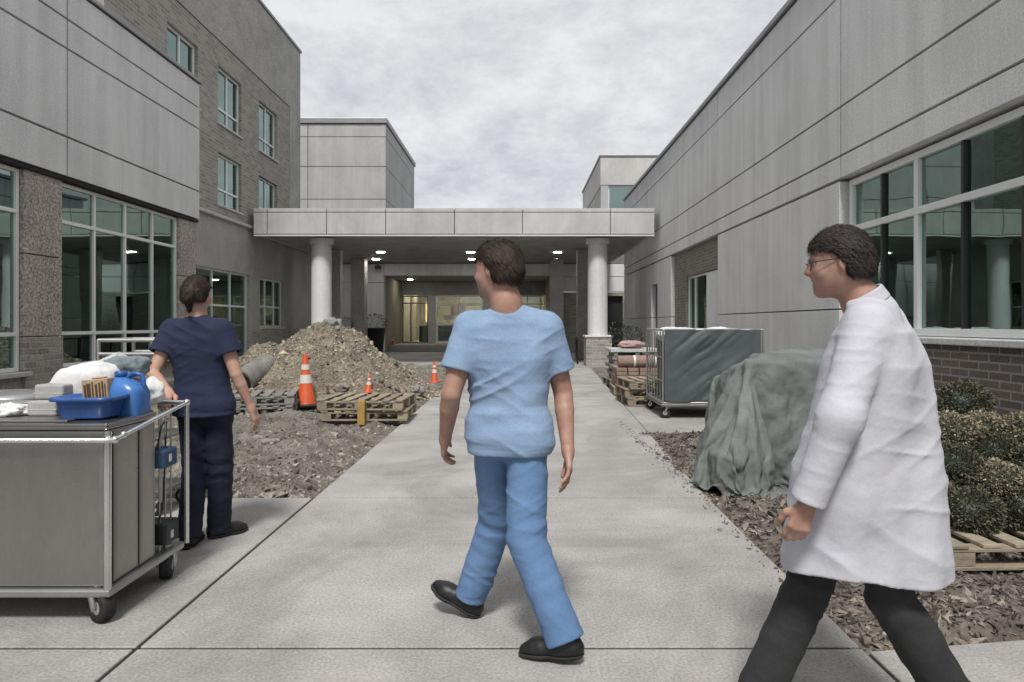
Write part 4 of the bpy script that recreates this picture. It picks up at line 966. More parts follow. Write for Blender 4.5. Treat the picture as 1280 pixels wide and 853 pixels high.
# things lying on the cart
ZT = .945
tub = thing('plastic_tub', 'shallow blue plastic tub with rolled rim on the stainless cart', 'tub', (-2.15, 3.36, ZT))
def tubshape(nm, m, par, w0, d0, w1, d1, h, cx, cy, z, rz=0., r=.035, t=.006):
    T = Matrix.Translation((cx, cy, z)) @ Matrix.Rotation(rz, 4, 'Z')
    rings = [rrect(w0, d0, r, 0), rrect(w1, d1, r * 1.3, h), rrect(w1 + .03, d1 + .03, r * 1.5, h), rrect(w1 + .034, d1 + .034, r * 1.5, h - .012), rrect(w1 + .038, d1 + .038, r * 1.5, h - .012), rrect(w1 + .034, d1 + .034, r * 1.5, h + .006), rrect(w1 - .01, d1 - .01, r * 1.3, h + .006), rrect(w0 - .012, d0 - .012, r, .008)]
    mb = MB(); mb.loft(rings, T=T); return mb.build(nm, m, par, recalc=True)
tubshape('tub_shell', M['blue'], tub, .22, .17, .26, .21, .095, at(112, 3.36), 3.37, ZT, .06)
jug = thing('plastic_jug', 'glossy blue plastic jug with a cap beside the tub on the stainless cart', 'jug', (-2.04, 3.55, ZT))
jx, jy = at(157, 3.52), 3.54
rings = [rrect(.17, .15, .03, ZT - .03, jx, jy), rrect(.185, .165, .045, ZT + .01, jx, jy), rrect(.185, .165, .05, ZT + .1, jx, jy), rrect(.165, .15, .06, ZT + .135, jx, jy), rrect(.1, .1, .045, ZT + .165, jx - .02, jy), rrect(.055, .055, .025, ZT + .18, jx - .035, jy)]
mb = MB(); mb.loft(rings); mb.build('jug_body', M['blue_light'], jug)
mb = MB(); mb.lathe([(.026, ZT + .18), (.03, ZT + .182), (.03, ZT + .205), (.024, ZT + .21)], (jx - .035, jy, 0), 20); mb.build('cap', M['blue'], jug)
mb = MB(); mb.tube([(jx - .005, jy, ZT + .172), (jx + .03, jy, ZT + .2), (jx + .075, jy, ZT + .19), (jx + .085, jy, ZT + .13)], .012, n=10); mb.build('handle', M['blue'], jug)
tub2 = thing('plastic_tub', 'blue plastic bucket wedged at the rail corner of the stainless cart', 'tub', (-2.0, 3.72, ZT))
tubshape('tub_shell', M['blue'], tub2, .14, .12, .17, .15, .11, at(163, 3.72), 3.7, ZT - .02, -.1, .05)
tag(blob('pillow', (at(104, 3.58), 3.6, ZT + .12), (.17, .1, .125), M['linen'], None, amp=.22, s=1.6, pw=.75, seed=4., ridge=.03, flat=-.118, rot=(R(-14), 'Y')), 'plump white pillow propped on the stainless cart behind the tub', 'pillow')
cb = thing('carton', 'small tan carton with dark brown printed bars on the stainless cart', 'carton', (at(120, 3.45), 3.47, ZT))
mb = MB(); T = Matrix.Translation((at(119, 3.44), 3.485, ZT + .06)) @ Matrix.Rotation(R(-5), 4, 'Y'); mb.box(-.065, .065, -.04, .04, -.06, .115, T); mb.build('carton_shell', M['carton'], cb, bevel=.004)
mb = MB()
for i, x in enumerate((-.055, -.04, -.014, .002, .02, .036, .05)): mb.box(x, x + (.012, .02, .008, .012, .01, .009, .006)[i], -.0415, -.0405, .02 - .01 * (i % 2), .09 + .012 * (i % 3) / 2, T)
mb.build('printed_band', M['print'], cb)
mb = MB(); mb.box(-.03, .04, -.012, .012, .1155, .125, T); mb.build('carton_flap', M['pink'], cb, bevel=.004)
for (px0, px1, y0, z0, z1, lab) in ((42, 79, 3.42, .075, .15, 'grey wrapped pack lying on another, next to the white pillow'), (33, 70, 3.36, 0, .073, 'grey wrapped pack lying under another, next to the white pillow')):
    pk = thing('wrapped_pack', lab, 'pack', (at(55, y0), y0, ZT + z0), 'grey wrapped packs on the cart')
    mb = MB(); mb.box(at(px0, y0), at(px1, y0), y0, y0 + .14, ZT + z0, ZT + z1); mb.build('pack_body', M['grey_box'], pk, bevel=.012, seg=3)
    mb = MB(); mb.box(at(px0, y0) - .001, at(px1, y0) + .001, y0 - .0015, y0 + .06, ZT + z0 + .03, ZT + z0 + .034); mb.build('wrap_edge', M['sheet'], pk)
o = blob('cloth', (at(14, 3.4), 3.4, ZT + .02), (.1, .07, .035), M['linen'], None, amp=.6, s=2.5, seed=9., ridge=.2, flat=-.018); tag(o, 'crumpled white cloth lying at the end of the cart top', 'cloth')
o = blob('bundle', (at(150, 3.66), 3.72, ZT + .22), (.115, .09, .06), M['bag_teal'], None, amp=.3, s=2., pw=.8, seed=21., ridge=.06); tag(o, 'grey teal wrapped bundle lying on the blue bucket', 'bundle')
o = blob('linen_bag', (at(182, 3.7), 3.75, ZT + .08), (.075, .07, .075), M['linen'], None, amp=.3, s=2., seed=25., ridge=.08, flat=-.07); tag(o, 'small white linen bag at the rail corner near the woman', 'bag')
o = blob('folded_linen', (at(140, 3.8), 3.84, ZT + .07), (.2, .05, .1), M['linen'], None, amp=.2, s=2., pw=.6, seed=27., flat=-.09); tag(o, 'folded white linen on the rear edge of the stainless cart', 'linen')
cd = thing('card_folder', 'open pale card folder sticking up behind the white pillow', 'folder', (at(125, 3.72), 3.74, ZT + .13))
T = Matrix.Translation((at(122, 3.72), 3.76, ZT + .225)) @ Matrix.Rotation(R(-24), 4, 'Y') @ Matrix.Rotation(R(35), 4, 'X'); mb = MB(); mb.box(-.1, .08, -.07, .07, 0, .006, T); mb.build('cover_sheet', M['sheet'], cd, bevel=.001)
T2 = T @ Matrix.Translation((.082, 0, .002)) @ Matrix.Rotation(R(68), 4, 'Y'); mb = MB(); mb.box(0, .085, -.07, .07, 0, .006, T2); mb.build('inner_sheet', M['sheet'], cd, bevel=.001)
T3 = T @ Matrix.Translation((0, 0, -.05)) @ Matrix.Rotation(R(8), 4, 'Y'); mb = MB(); mb.box(-.08, .06, -.06, .06, 0, .03, T3); mb.build('page_block', M['paper'], cd)

# ---- second cart behind
bc = thing('utility_cart', 'plain tube framed utility cart standing behind the loaded stainless cart', 'cart', (-2.9, 4.9, 0))
mb = MB(); r = .014; bx0, bx1, by0, by1 = at(123, 4.95), at(205, 5.0), 4.95, 5.4
for x in (bx0, bx1):
    for y in (by0, by1): mb.cyl((x, y, .12), (x, y, 1.28), r, n=10)
for z in (1.28, 1.18): mb.tube([(bx0, by0, z), (bx1, by0, z)], r); mb.tube([(bx0, by1, z), (bx1, by1, z)], r)
mb.tube([(bx1, by0, 1.28), (bx1, by1, 1.28)], r); mb.tube([(bx0, by0, 1.28), (bx0, by1, 1.28)], r)
mb.build('tube_frame', M['galv'], bc)
for z in (.95, .55, .16):
    mb = MB(); mb.box(bx0, bx1, by0, by1, z, z + .025); mb.build('shelf', M['steel_dark'], bc, bevel=.006)
mb = MB(); mb.box(bx0 + .02, bx1 - .02, by0 + .01, by0 + .015, .98, 1.17); mb.build('back_panel', M['steel_dark'], bc)
for x, y, a in ((bx0 + .03, by0 + .03, 3), (bx1 - .03, by0 + .03, 3), (bx0 + .03, by1 - .03, 3), (bx1 - .03, by1 - .03, 3)): caster(x, y, .05, a, bc)
bn = thing('waste_bin', 'round dark grey waste bin with a rim, behind the end of the stainless cart', 'bin', (at(6, 4.1), 4.1, 0))
mb = MB(); mb.lathe([(.2, .0), (.24, .95), (.24, .96)], (at(6, 4.1), 4.1, 0), 36); mb.build('drum', M['black'], bn)
mb = MB(); mb.lathe([(.245, .93), (.262, .94), (.262, .97), (.2, .99), (.05, 1.0)], (at(6, 4.1), 4.1, 0), 36); mb.build('lid', M['galv'], bn)

# ================================================================== PEOPLE
def surface_nets(vol, lo, h):
    s = vol < 0
    c = np.zeros(np.array(vol.shape) - 1, np.int8)
    offs = [(i, j, k) for i in (0, 1) for j in (0, 1) for k in (0, 1)]
    sh = vol.shape
    def sl(a, o): return a[o[0]:sh[0] - 1 + o[0], o[1]:sh[1] - 1 + o[1], o[2]:sh[2] - 1 + o[2]]
    for o in offs: c += sl(s, o)
    ci = np.argwhere((c > 0) & (c < 8))
    idx = np.full(c.shape, -1, np.int32); idx[tuple(ci.T)] = np.arange(len(ci))
    vals = np.stack([vol[tuple((ci + np.array(o)).T)] for o in offs], 1)
    pos = np.zeros((len(ci), 3)); cnt = np.zeros(len(ci))
    for a in range(8):
        for b in range(a + 1, 8):
            d = np.array(offs[b]) - np.array(offs[a])
            if np.abs(d).sum() != 1: continue
            va, vb = vals[:, a], vals[:, b]; x = (va < 0) != (vb < 0)
            t = np.where(x, va / np.where(x, va - vb, 1), 0)
            pos += x[:, None] * (np.array(offs[a]) + t[:, None] * d); cnt += x
    V = lo + (ci + pos / cnt[:, None]) * h
    Fs = []
    for ax in range(3):
        u, v = [(1, 2), (2, 0), (0, 1)][ax]
        a = [slice(None)] * 3; b = [slice(None)] * 3; a[ax] = slice(0, -1); b[ax] = slice(1, None)
        sa, sb = s[tuple(a)], s[tuple(b)]
        e = np.argwhere(sa != sb)
        e = e[(e[:, u] > 0) & (e[:, v] > 0) & (e[:, u] < sh[u] - 1) & (e[:, v] < sh[v] - 1)]
        du = np.zeros(3, int); du[u] = 1; dv = np.zeros(3, int); dv[v] = 1
        q = np.stack([idx[tuple((e - du - dv).T)], idx[tuple((e - dv).T)], idx[tuple(e.T)], idx[tuple((e - du).T)]], 1)
        fl = ~sa[tuple(e.T)]; q[fl] = q[fl][:, ::-1]
        Fs.append(q[(q >= 0).all(1)])
    return V, np.concatenate(Fs)

def sdf_mesh(fn, lo, hi, h, B=6):
    lo = np.array(lo, float); hi = np.array(hi, float)
    nb = np.ceil((hi - lo) / h / B).astype(int) + 1
    cg = np.stack(np.meshgrid(*[lo[i] + ((np.arange(nb[i]) + .5) * B - .5) * h for i in range(3)], indexing='ij'), -1).reshape(-1, 3)
    d = fn(cg); keep = (np.abs(d) < B * h * .9 + .03).reshape(nb)
    rep = lambda a: a.repeat(B, 0).repeat(B, 1).repeat(B, 2)
    vol = rep(np.where(d < 0, -1., 1.).reshape(nb)).astype(np.float32)
    ix = np.argwhere(rep(keep)); out = np.empty(len(ix), np.float32)
    for a in range(0, len(ix), 400000): out[a:a + 400000] = fn(lo + ix[a:a + 400000] * h)
    vol[tuple(ix.T)] = out
    return surface_nets(vol, lo, h)

def seg(P, a, b, ra, rb):
    a = np.asarray(a, float); b = np.asarray(b, float); ab = b - a
    t = np.clip(((P - a) @ ab) / max(ab @ ab, 1e-9), 0, 1)
    return np.linalg.norm(P - a - t[:, None] * ab, axis=1) - (ra + (rb - ra) * t)
def ell(P, c, axes, r):
    q = (P - np.asarray(c)) @ np.stack(axes, 1); r = np.asarray(r)
    k0 = np.linalg.norm(q / r, axis=1); k1 = np.linalg.norm(q / r ** 2, axis=1) + 1e-9
    return k0 * (k0 - 1) / k1
def smin(a, b, k):
    h = np.clip(.5 + .5 * (b - a) / k, 0, 1); return b + (a - b) * h - k * h * (1 - h)
def smax(a, b, k): return -smin(-a, -b, k)
def U(k, *ds):
    r = ds[0]
    for d in ds[1:]: r = smin(r, d, k)
    return r
def nv(v): v = np.asarray(v, float); return v / np.linalg.norm(v)
def lerp(a, b, t): return np.asarray(a, float) * (1 - t) + np.asarray(b, float) * t

def loftf(P, rows, rnd=.03):
    rows = sorted(rows, key=lambda r: r[0]); z = P[:, 2]; zs = [r[0] for r in rows]
    I = lambda i: np.interp(z, zs, [r[i] for r in rows])
    cx, cy, a, hw, rr = (I(i) for i in range(1, 6))
    dx, dy = P[:, 0] - cx, P[:, 1] - cy; c, s_ = np.cos(a), np.sin(a)
    t = np.clip(dx * c + dy * s_, -hw, hw)
    d = np.hypot(dx - t * c, dy - t * s_) - rr
    return smax(smax(d, zs[0] - z, rnd), z - zs[-1], rnd)

class Person:
    def __init__(s, **k):
        for a, b in k.items(): setattr(s, a, np.array(b, float) if isinstance(b, (tuple, list)) else b)
        s.f = nv(s.face); s.r = nv(np.cross(s.f, s.up)) ; s.u = np.cross(s.r, s.f)      # head: right, forward, up
        s.S = (s.shL + s.shR) / 2; s.Pv = (s.hipL + s.hipR) / 2
        s.sd = nv(s.shR - s.shL); s.hd = nv(s.hipR - s.hipL); s.W = np.linalg.norm(s.shR - s.shL)
        s.tf = nv(np.cross((0, 0, 1), s.sd))
    def torso(s, P, o=0.):
        w = s.W; a0 = math.atan2(s.hd[1], s.hd[0]); a1 = math.atan2(s.sd[1], s.sd[0]); h = s.S[2] - s.Pv[2]; rows = []
        for t, hw, r, fw in ((-.2, .19, .085, -.005), (-.08, .23, .103, -.014), (.1, .225, .106, -.006), (.3, .175, .098, .01), (.5, .19, .1, .012), (.72, .25, .106, .006), (.9, .29, .088, -.004), (1.0, .33, .062, -.012), (1.1, .16, .045, -.012)):
            c = lerp(s.Pv, s.S, t) + s.tf * fw; k_ = min(max(t, 0), 1); rows.append((s.Pv[2] + h * t, c[0], c[1], a0 * (1 - k_) + a1 * k_, w * hw, r + o))
        return loftf(P, rows, .04)
    def arm(s, P, sd, o=0.):
        sh, el, wr = getattr(s, 'sh' + sd), getattr(s, 'el' + sd), getattr(s, 'wr' + sd); g = s.girth
        return U(.006, seg(P, sh, lerp(sh, el, .5), .054 * g + o, .05 * g + o), seg(P, lerp(sh, el, .5), el, .05 * g + o, .041 * g + o), seg(P, el, lerp(el, wr, .3), .041 * g + o, .0405 * g + o), seg(P, lerp(el, wr, .3), wr, .0405 * g + o, .026 * g + o))
    def hand(s, P, sd):
        el, wr = getattr(s, 'el' + sd), getattr(s, 'wr' + sd); d = nv(getattr(s, 'hd' + sd)) if hasattr(s, 'hd' + sd) else nv(wr - el)
        n = nv(getattr(s, 'pn' + sd)); n = nv(n - d * (n @ d)); t = np.cross(n, d)          # palm normal n; t towards the thumb
        if t @ getattr(s, 'th' + sd) < 0: t = -t
        c = getattr(s, 'curl' + sd)
        res = seg(P, wr, wr + d * .02, .026, .026)
        for i, off in enumerate((.027, .009, -.009, -.026)):
            kn = wr + d * (.088 - .004 * abs(i - 1)) + t * off
            res = smin(res, seg(P, wr + d * .012 + t * off * .55, kn, .0155, .012), .012)
            fl = (.042, .047, .043, .034)[i]; p = kn; a = 0
            fing = None
            for j, (l, cu) in enumerate(((1., .9), (.65, 1.1), (.5, .7))):
                a += c * cu; q = p + (d * math.cos(a) + n * math.sin(a)) * fl * l
                q = q + t * off * .06; g_ = seg(P, p, q, .0096 - .0011 * j, .0088 - .0012 * j); fing = g_ if fing is None else smin(fing, g_, .004); p = q
            res = smin(res, fing, .006)
        b0 = wr + d * .022 + t * .02; b1 = b0 + nv(d * .7 + t * .75 + n * .3) * .042; b2 = b1 + nv(d * .95 + t * .15 + n * .35) * .032; b3 = b2 + nv(d + n * .5) * .026
        return smin(res, U(.008, seg(P, b0, b1, .016, .012), seg(P, b1, b2, .0118, .0105), seg(P, b2, b3, .0105, .0085)), .012)
    def head(s, P):
        c, r, f, u = s.hc, s.r, s.f, s.u; q = lambda x, y, z: c + r * x + f * y + u * z; z = s.hs
        h = ell(P, q(0, -.008 * z, .02 * z), (r, f, u), (.076 * z, .097 * z, .094 * z))
        jaw = ell(P, q(0, .028 * z, -.048 * z), (r, f, u), (.056 * z, .064 * z, .07 * z)); h = smin(h, jaw, .045)
        h = smin(h, seg(P, q(0, .07, -.095), q(0, .074, -.1), .018, .018), .03)
        for sg in (-1, 1):
            h = smax(h, -(np.linalg.norm(P - q(sg * .031, .1, .006), axis=1) - .017), .018)
            h = smin(h, seg(P, q(sg * .02, .083, .026), q(sg * .042, .074, .024), .008, .006), .012)
            h = smin(h, ell(P, q(sg * .036, .06, -.03), (r, f, u), (.024, .024, .022)), .02)
            e = ell(P, q(sg * .077, -.012, -.004), (nv(r * sg + f * -.5), nv(f + r * sg * .5), u), (.0085, .02, .032)); h = smin(h, e, .006)
        h = smin(h, seg(P, q(0, .088, .018), q(0, .108, -.022), .0075, .0125), .014)
        for sg in (-1, 1): h = smin(h, seg(P, q(sg * .011, .1, -.025), q(sg * .012, .098, -.026), .008, .008), .008)
        h = smin(h, seg(P, q(-.018, .084, -.055), q(.018, .084, -.055), .0075, .0075), .009); h = smin(h, seg(P, q(-.015, .083, -.068), q(.015, .083, -.068), .0085, .0085), .009)
        h = smax(h, -seg(P, q(-.022, .093, -.0615), q(.022, .093, -.0615), .0028, .0028), .004)
        nk = seg(P, q(0, -.028, -.05), s.neck, .052 * s.nk, .058 * s.nk)
        nk = smin(nk, seg(P, s.neck, s.S + np.array([0, 0, .01]), .06 * s.nk, .075 * s.nk), .05)
        return smin(h, nk, .035)
    def leg(s, P, sd, o=0.):
        hp, kn, an = getattr(s, 'hip' + sd), getattr(s, 'kn' + sd), getattr(s, 'an' + sd)
        return U(.01, seg(P, hp, kn, .083 + o, .055 + o), seg(P, kn, lerp(kn, an, .35), .053 + o, .054 + o), seg(P, lerp(kn, an, .35), an, .054 + o, .036 + o))
    def body(s, P):
        d = smin(smax(s.torso(P, -.014), s.Pv[2] - .03 - P[:, 2], .04), s.head(P), .02)
        for sd in 'LR':
            d = smin(d, s.arm(P, sd), .03); d = smin(d, s.hand(P, sd), .012); d = smin(d, s.leg(P, sd, -.02), .01)
        return d
    def shoe(s, P, sd, part):
        an = getattr(s, 'an' + sd); f = nv(getattr(s, 'ft' + sd)); u = nv(np.array([0, 0, 1.]) - f * f[2]); r = np.cross(f, u)
        q = lambda x, y, z: an + r * x + f * y + u * z; sg = 1 if sd == 'R' else -1
        w = 1.
        d = U(.03, seg(P, q(0, -.045, -.052), q(0, .02, -.045), .04, .042), seg(P, q(0, .02, -.05), q(sg * .008, .12, -.062), .044, .042), seg(P, q(sg * .004, .11, -.066), q(-sg * .004, .165, -.07), .043, .032), seg(P, q(0, -.022, .0), q(0, -.01, -.04), .042, .045))
        z = (P - an) @ u
        if part == 'sole': return smax(smax(d - .005, z + .072, .004), -(z + .092), .004)
        return smax(d, -(z + .07), .004)

def person(p, label, skin, lo, hi):
    base = Vector((p.Pv[0], p.Pv[1], 0)); b = np.array(base)
    V, Fq = sdf_mesh(p.body, lo, hi, .0048)
    o = np_mesh('person', V - b, Fq, M[skin]); o.location = base
    tag(o, label, 'person')
    return o
def wear(o, name, fn, m, lo, hi, h=.0055):
    V, Fq = sdf_mesh(fn, lo, hi, h)
    return np_mesh(name, V, Fq, m if not isinstance(m, str) else M[m], o)
def face_bits(o, p):
    for sg in (-1, 1):
        c = p.hc + p.r * sg * .031 + p.f * .0735 + p.u * .005
        e = blob('eye', c, (.0125, .0125, .0125), M['eye'], o, amp=0, nu=16, nv=10)
        blob('iris', c + p.f * .0085, (.0055, .0055, .0055), M['iris'], e, amp=0, nu=12, nv=8)
def shoes(o, p, lo, hi):
    for sd in 'LR':
        a = getattr(p, 'an' + sd); l, h_ = a - .3, a + .3
        sh = wear(o, 'shoe', lambda P: p.shoe(P, sd, 'upper'), 'shoe', l, h_, .005)
        wear(sh, 'sole', lambda P: p.shoe(P, sd, 'sole'), 'sole', l, h_, .005)

def folds(P, amp, s, st=(1, 1, 1), rg=.6, seed=0.):
    """Long directional creases that cross each other, gated so that they come and go."""
    w_ = P + .025 * np.stack([fbm(P + 1, 4, 1), fbm(P + 2, 4, 1), fbm(P + 3, 4, 1)], 1)
    out = .5 * fbm(P * np.array(st) + seed, s * .7, 1)
    for k, (sl_, fr, we) in enumerate(((.55, 1.25, .8), (-.5, 1.6, .65), (.12, 2.5, .42))):
        q = np.stack([w_[:, 0] * .28, w_[:, 1] * .28, (w_[:, 2] + sl_ * w_[:, 0]) * 1.5], 1) + seed + 11 * k
        f = np.clip(ridged(q, s * fr, 1), -.25, 1); f = np.where(f > 0, f ** 1.6, f * .5)
        out = out - rg * we * f * np.clip(.45 + 2. * fbm(P + seed + 7 * k, 3.2, 1), 0, 1.3)
    return amp * (out + .25)

def sleeve(p, P, sd, fr, r0, r1, th=.007):
    sh, el = getattr(p, 'sh' + sd), getattr(p, 'el' + sd); e = lerp(sh, el, fr); d = nv(el - sh)
    x = seg(P, sh, lerp(sh, el, fr + .25), r0, r1 * 1.06)
    x = x + folds(P, .006, 9, (1, 1, .7), seed=2.)
    x = smax(x, (P - e) @ d, .004)
    inner = seg(P, lerp(sh, el, fr * .86), lerp(sh, el, fr + .3), r1 - .016, r1 - .014)
    return smax(x, -inner, .003)

def scrub_top(p, o_=.02, hem=.84, sl=.62, r0=.078, r1=.07, flare=.02, amp=.008, seed=0.):
    up = nv(p.S - p.Pv)
    def fn(P):
        z = P[:, 2]
        t = np.clip((p.S[2] - z) / (p.S[2] - hem), 0, 1)
        d = p.torso(P, o_) - flare * t ** 2
        # yoke over the shoulders
        d = smin(d, seg(P, p.shL, p.S + np.array([0, 0, .045]), .058, .06), .05); d = smin(d, seg(P, p.shR, p.S + np.array([0, 0, .045]), .058, .06), .05)
        d = d + folds(P, amp, 6.5, (1, 1, .55), seed=seed) + .004 * np.sin((z - hem) * 60 + 5 * fbm(P, 5, 1)) * t ** 3
        hz = hem + .012 * fbm(P, 5, 1); d = d + .003 * np.exp(-((z - hz - .028) / .005) ** 2)
        d = smax(d, hz - z, .004)
        for sd in 'LR': d = smin(d, sleeve(p, P, sd, sl, r0, r1), .035)
        d = smax(d, -seg(P, p.neck + np.array([0, 0, .0]), p.neck + np.array([0, 0, .15]), .062 * p.nk, .09), .006)
        return d
    return fn

def trousers(p, top, r=(.098, .083, .078, .072), amp=.012, cutz=.02, seed=0., k=.012, bt=-.004):
    def fn(P):
        d = smax(p.torso(P, bt), P[:, 2] - top, .01)
        d = smax(d, (p.Pv[2] - .16) - P[:, 2], .05)
        for sd in 'LR':
            hp, kn, an = getattr(p, 'hip' + sd), getattr(p, 'kn' + sd), getattr(p, 'an' + sd); sn = nv(an - kn)
            e = an + sn * cutz
            x = U(k, seg(P, hp, kn, r[0], r[1]), seg(P, kn, lerp(kn, an, .5), r[1], r[2]), seg(P, lerp(kn, an, .5), an + sn * .06, r[2], r[3]))
            tt = np.clip(((P - kn) @ sn) / np.linalg.norm(an - kn), 0, 1.2)
            x = x + .003 * np.sin(((P - kn) @ sn) * 52 + 7 * fbm(P, 5, 1)) * np.clip(tt - .35, 0, 1) + .003 * np.sin(((P - kn) @ sn) * 70 + 8 * fbm(P + 4, 6, 1)) * np.exp(-(((P - kn) @ sn) / .12) ** 2)
            x = smax(x, (P - e) @ sn, .004)
            x = smax(x, -seg(P, an - sn * .03, an + sn * .1, r[3] - .022, r[3] - .02), .003)
            d = smin(d, x, .025)
        return d + folds(P, amp, 6.5, (1, 1, .8), seed=seed)
    return fn

def hair_mesh(o, p, fn, m, lo, hi, n=6500):
    V, Fq = sdf_mesh(fn, lo, hi, .0036)
    tri = V[Fq]; nrm = np.cross(tri[:, 2] - tri[:, 0], tri[:, 3] - tri[:, 1]); nrm /= np.linalg.norm(nrm, axis=1, keepdims=True) + 1e-9; ctr = tri.mean(1)
    out = ((ctr - p.hc) * nrm).sum(1) > 0; ids = np.flatnonzero(out); ids = RNG.choice(ids, n)
    base = ctr[ids]; nn = nrm[ids]; q = base - p.hc
    flow = -p.u[None] * (.5 + .6 * (q @ -p.f > .0))[:, None] - p.f[None] * .75 + RNG.normal(0, .28, (n, 3)); flow -= nn * (flow * nn).sum(1)[:, None]; flow /= np.linalg.norm(flow, axis=1, keepdims=True) + 1e-9
    sidev = np.cross(nn, flow); ln = (.022 + .03 * RNG.random(n))[:, None]; wd = (.0011 + .001 * RNG.random(n))[:, None]; lift = (.001 + .006 * RNG.random(n) ** 2.5)[:, None]
    pts = [(base - flow * ln * .3, wd), (base + flow * ln * .35 + nn * lift, wd), (base + flow * ln * .9 + nn * lift * .8 - nn * ln * ln * 2.5, wd * .2)]
    S_ = np.stack([x for c, w_ in pts for x in (c - sidev * w_, c + sidev * w_)], 1).reshape(-1, 3)
    b = len(V) + 6 * np.arange(n)[:, None]; Fs = np.concatenate([b + np.array([[0, 1, 3, 2]]), b + np.array([[2, 3, 5, 4]])])
    return np_mesh('hair', np.concatenate([V, S_]), np.concatenate([Fq, Fs]), M[m], o)

def hair_fn(p, grow=.014, back=.02, front=.055, low=-.045, st=90, extra=None):
    def fn(P):
        q = (P - p.hc) @ np.stack([p.r, p.f, p.u], 1); x, y, z = q.T; k = p.hs
        d = ell(P, p.hc + p.f * (-.012) + p.u * .024, (p.r, p.f, p.u), ((.078 + grow) * k, (.097 + grow) * k, (.094 + grow) * k))
        d = smin(d, ell(P, p.hc - p.f * .055 - p.u * .03, (p.r, p.f, p.u), (.062 + grow, .045 + grow, .06)), .04)
        d = d + .0018 * ridged(np.stack([x, y * .35, z * .35], 1), st, 2) + .006 * fbm(q, 26, 3) - .002
        line = np.where(y > .03, .05 + .18 * (y - .03), np.where(y > -.02, .05 - (.03 - y) * 1.1, low - .01))
        line = line + .008 * fbm(q, 40, 2)
        d = smax(d, line - z, .006)
        d = smax(d, -(seg(P, p.hc + p.r * .09 - p.f * .01, p.hc - p.r * .09 - p.f * .01, .03, .03) if False else 1e3 + 0 * d), .001) if False else d
        if extra is not None: d = smin(d, extra(P, q), .012)
        return d
    return fn

# ---- man in blue scrubs
mB = Person(hc=(-.095, 3.0, 1.635), face=(-.86, .5, -.06), up=(-.06, .02, 1), hs=1.03, nk=1., girth=1.04, neck=(-.055, 2.99, 1.49),
            shL=(-.212, 2.98, 1.385), shR=(.128, 3.02, 1.38), elL=(-.288, 2.93, 1.1), elR=(.2, 3.05, 1.09), wrL=(-.33, 3.08, .885), wrR=(.214, 2.95, .855),
            pnL=(1, .1, 0), pnR=(-1, .1, 0), thL=(0, 1, 0), thR=(0, 1, 0), curlL=.42, curlR=.32,
            hipL=(-.115, 3.03, .9), hipR=(.035, 2.98, .9), knL=(-.1, 3.19, .49), knR=(.035, 2.91, .48), anL=(-.222, 3.26, .115), anR=(.185, 2.83, .11),
            ftL=(-.86, .3, .42), ftR=(-.93, .3, -.1))
mB.sd = nv(mB.shR - mB.shL); mB.tf = np.array([-.25, .96, 0])
oB = person(mB, 'man in sky blue scrubs seen from behind, striding along the middle of the walkway', 'skin', (-.5, 2.65, -.02), (.42, 3.5, 1.8))
wear(oB, 'scrub_top', scrub_top(mB, .014, .835, .66, .07, .076, .012, .02), 'scrub_blue', (-.5, 2.7, .78), (.42, 3.3, 1.6))
wear(oB, 'scrub_trousers', trousers(mB, .9, (.092, .086, .081, .078), seed=3.), 'scrub_pants', (-.5, 2.65, -.02), (.42, 3.5, 1.05))
hair_mesh(oB, mB, hair_fn(mB, .009), 'hair', mB.hc - .17, mB.hc + .17)
face_bits(oB, mB); shoes(oB, mB, None, None)

# ---- woman in navy scrubs
wy = 4.37
mW = Person(hc=(-2.06, wy + .01, 1.585), face=(.05, 1, -.06), up=(0, 0, 1), hs=.97, nk=.84, girth=.9, neck=(-2.055, wy, 1.44),
            shL=(-2.215, wy + .01, 1.36), shR=(-1.895, wy - .01, 1.36), elL=(-2.285, wy - .1, 1.085), elR=(-1.795, wy - .03, 1.08), wrL=(-2.07, 4.035, 1.0), wrR=(-1.725, wy + .03, .865),
            hdL=(.2, -.75, -.3), pnL=(.05, -.3, -1), pnR=(-1, .1, 0), thL=(1, .3, 0), thR=(0, 1, 0), curlL=.75, curlR=.4,
            hipL=(-2.085, wy, .86), hipR=(-1.93, wy, .86), knL=(-2.085, wy + .03, .46), knR=(-1.93, wy + .05, .47), anL=(-2.07, wy - .08, .092), anR=(-1.965, wy + .12, .092),
            ftL=(-.1, 1, 0), ftR=(.62, .78, 0))
mW.tf = np.array([.05, 1, 0])
oW = person(mW, 'woman in navy scrubs seen from behind, one hand on the stainless cart rail', 'skin_pale', (-2.45, 3.8, -.02), (-1.6, 4.85, 1.75))
wear(oW, 'scrub_top', scrub_top(mW, .012, .82, .55, .074, .082, .012, .018, 7.), 'navy', (-2.45, 4.0, .77), (-1.65, 4.7, 1.6))
wear(oW, 'scrub_trousers', trousers(mW, .88, (.09, .077, .073, .074), seed=5., cutz=.035), 'navy_pants', (-2.4, 4.0, -.02), (-1.65, 4.85, 1.02))
bun = mW.hc - mW.f * .105 - mW.u * .005
def bun_fn(P, q): return U(.015, ell(P, bun, (mW.r, mW.f, mW.u), (.045, .034, .052)), seg(P, bun - mW.u * .02 - mW.f * .002, bun - mW.u * .1 + mW.f * .02, .03, .012)) + .003 * ridged(P * np.array([1, 1, .4]), 70, 2)
hair_mesh(oW, mW, hair_fn(mW, .007, low=-.035, st=110, extra=bun_fn), 'hair', mW.hc - .2, mW.hc + .17, 2600)
face_bits(oW, mW); shoes(oW, mW, None, None)

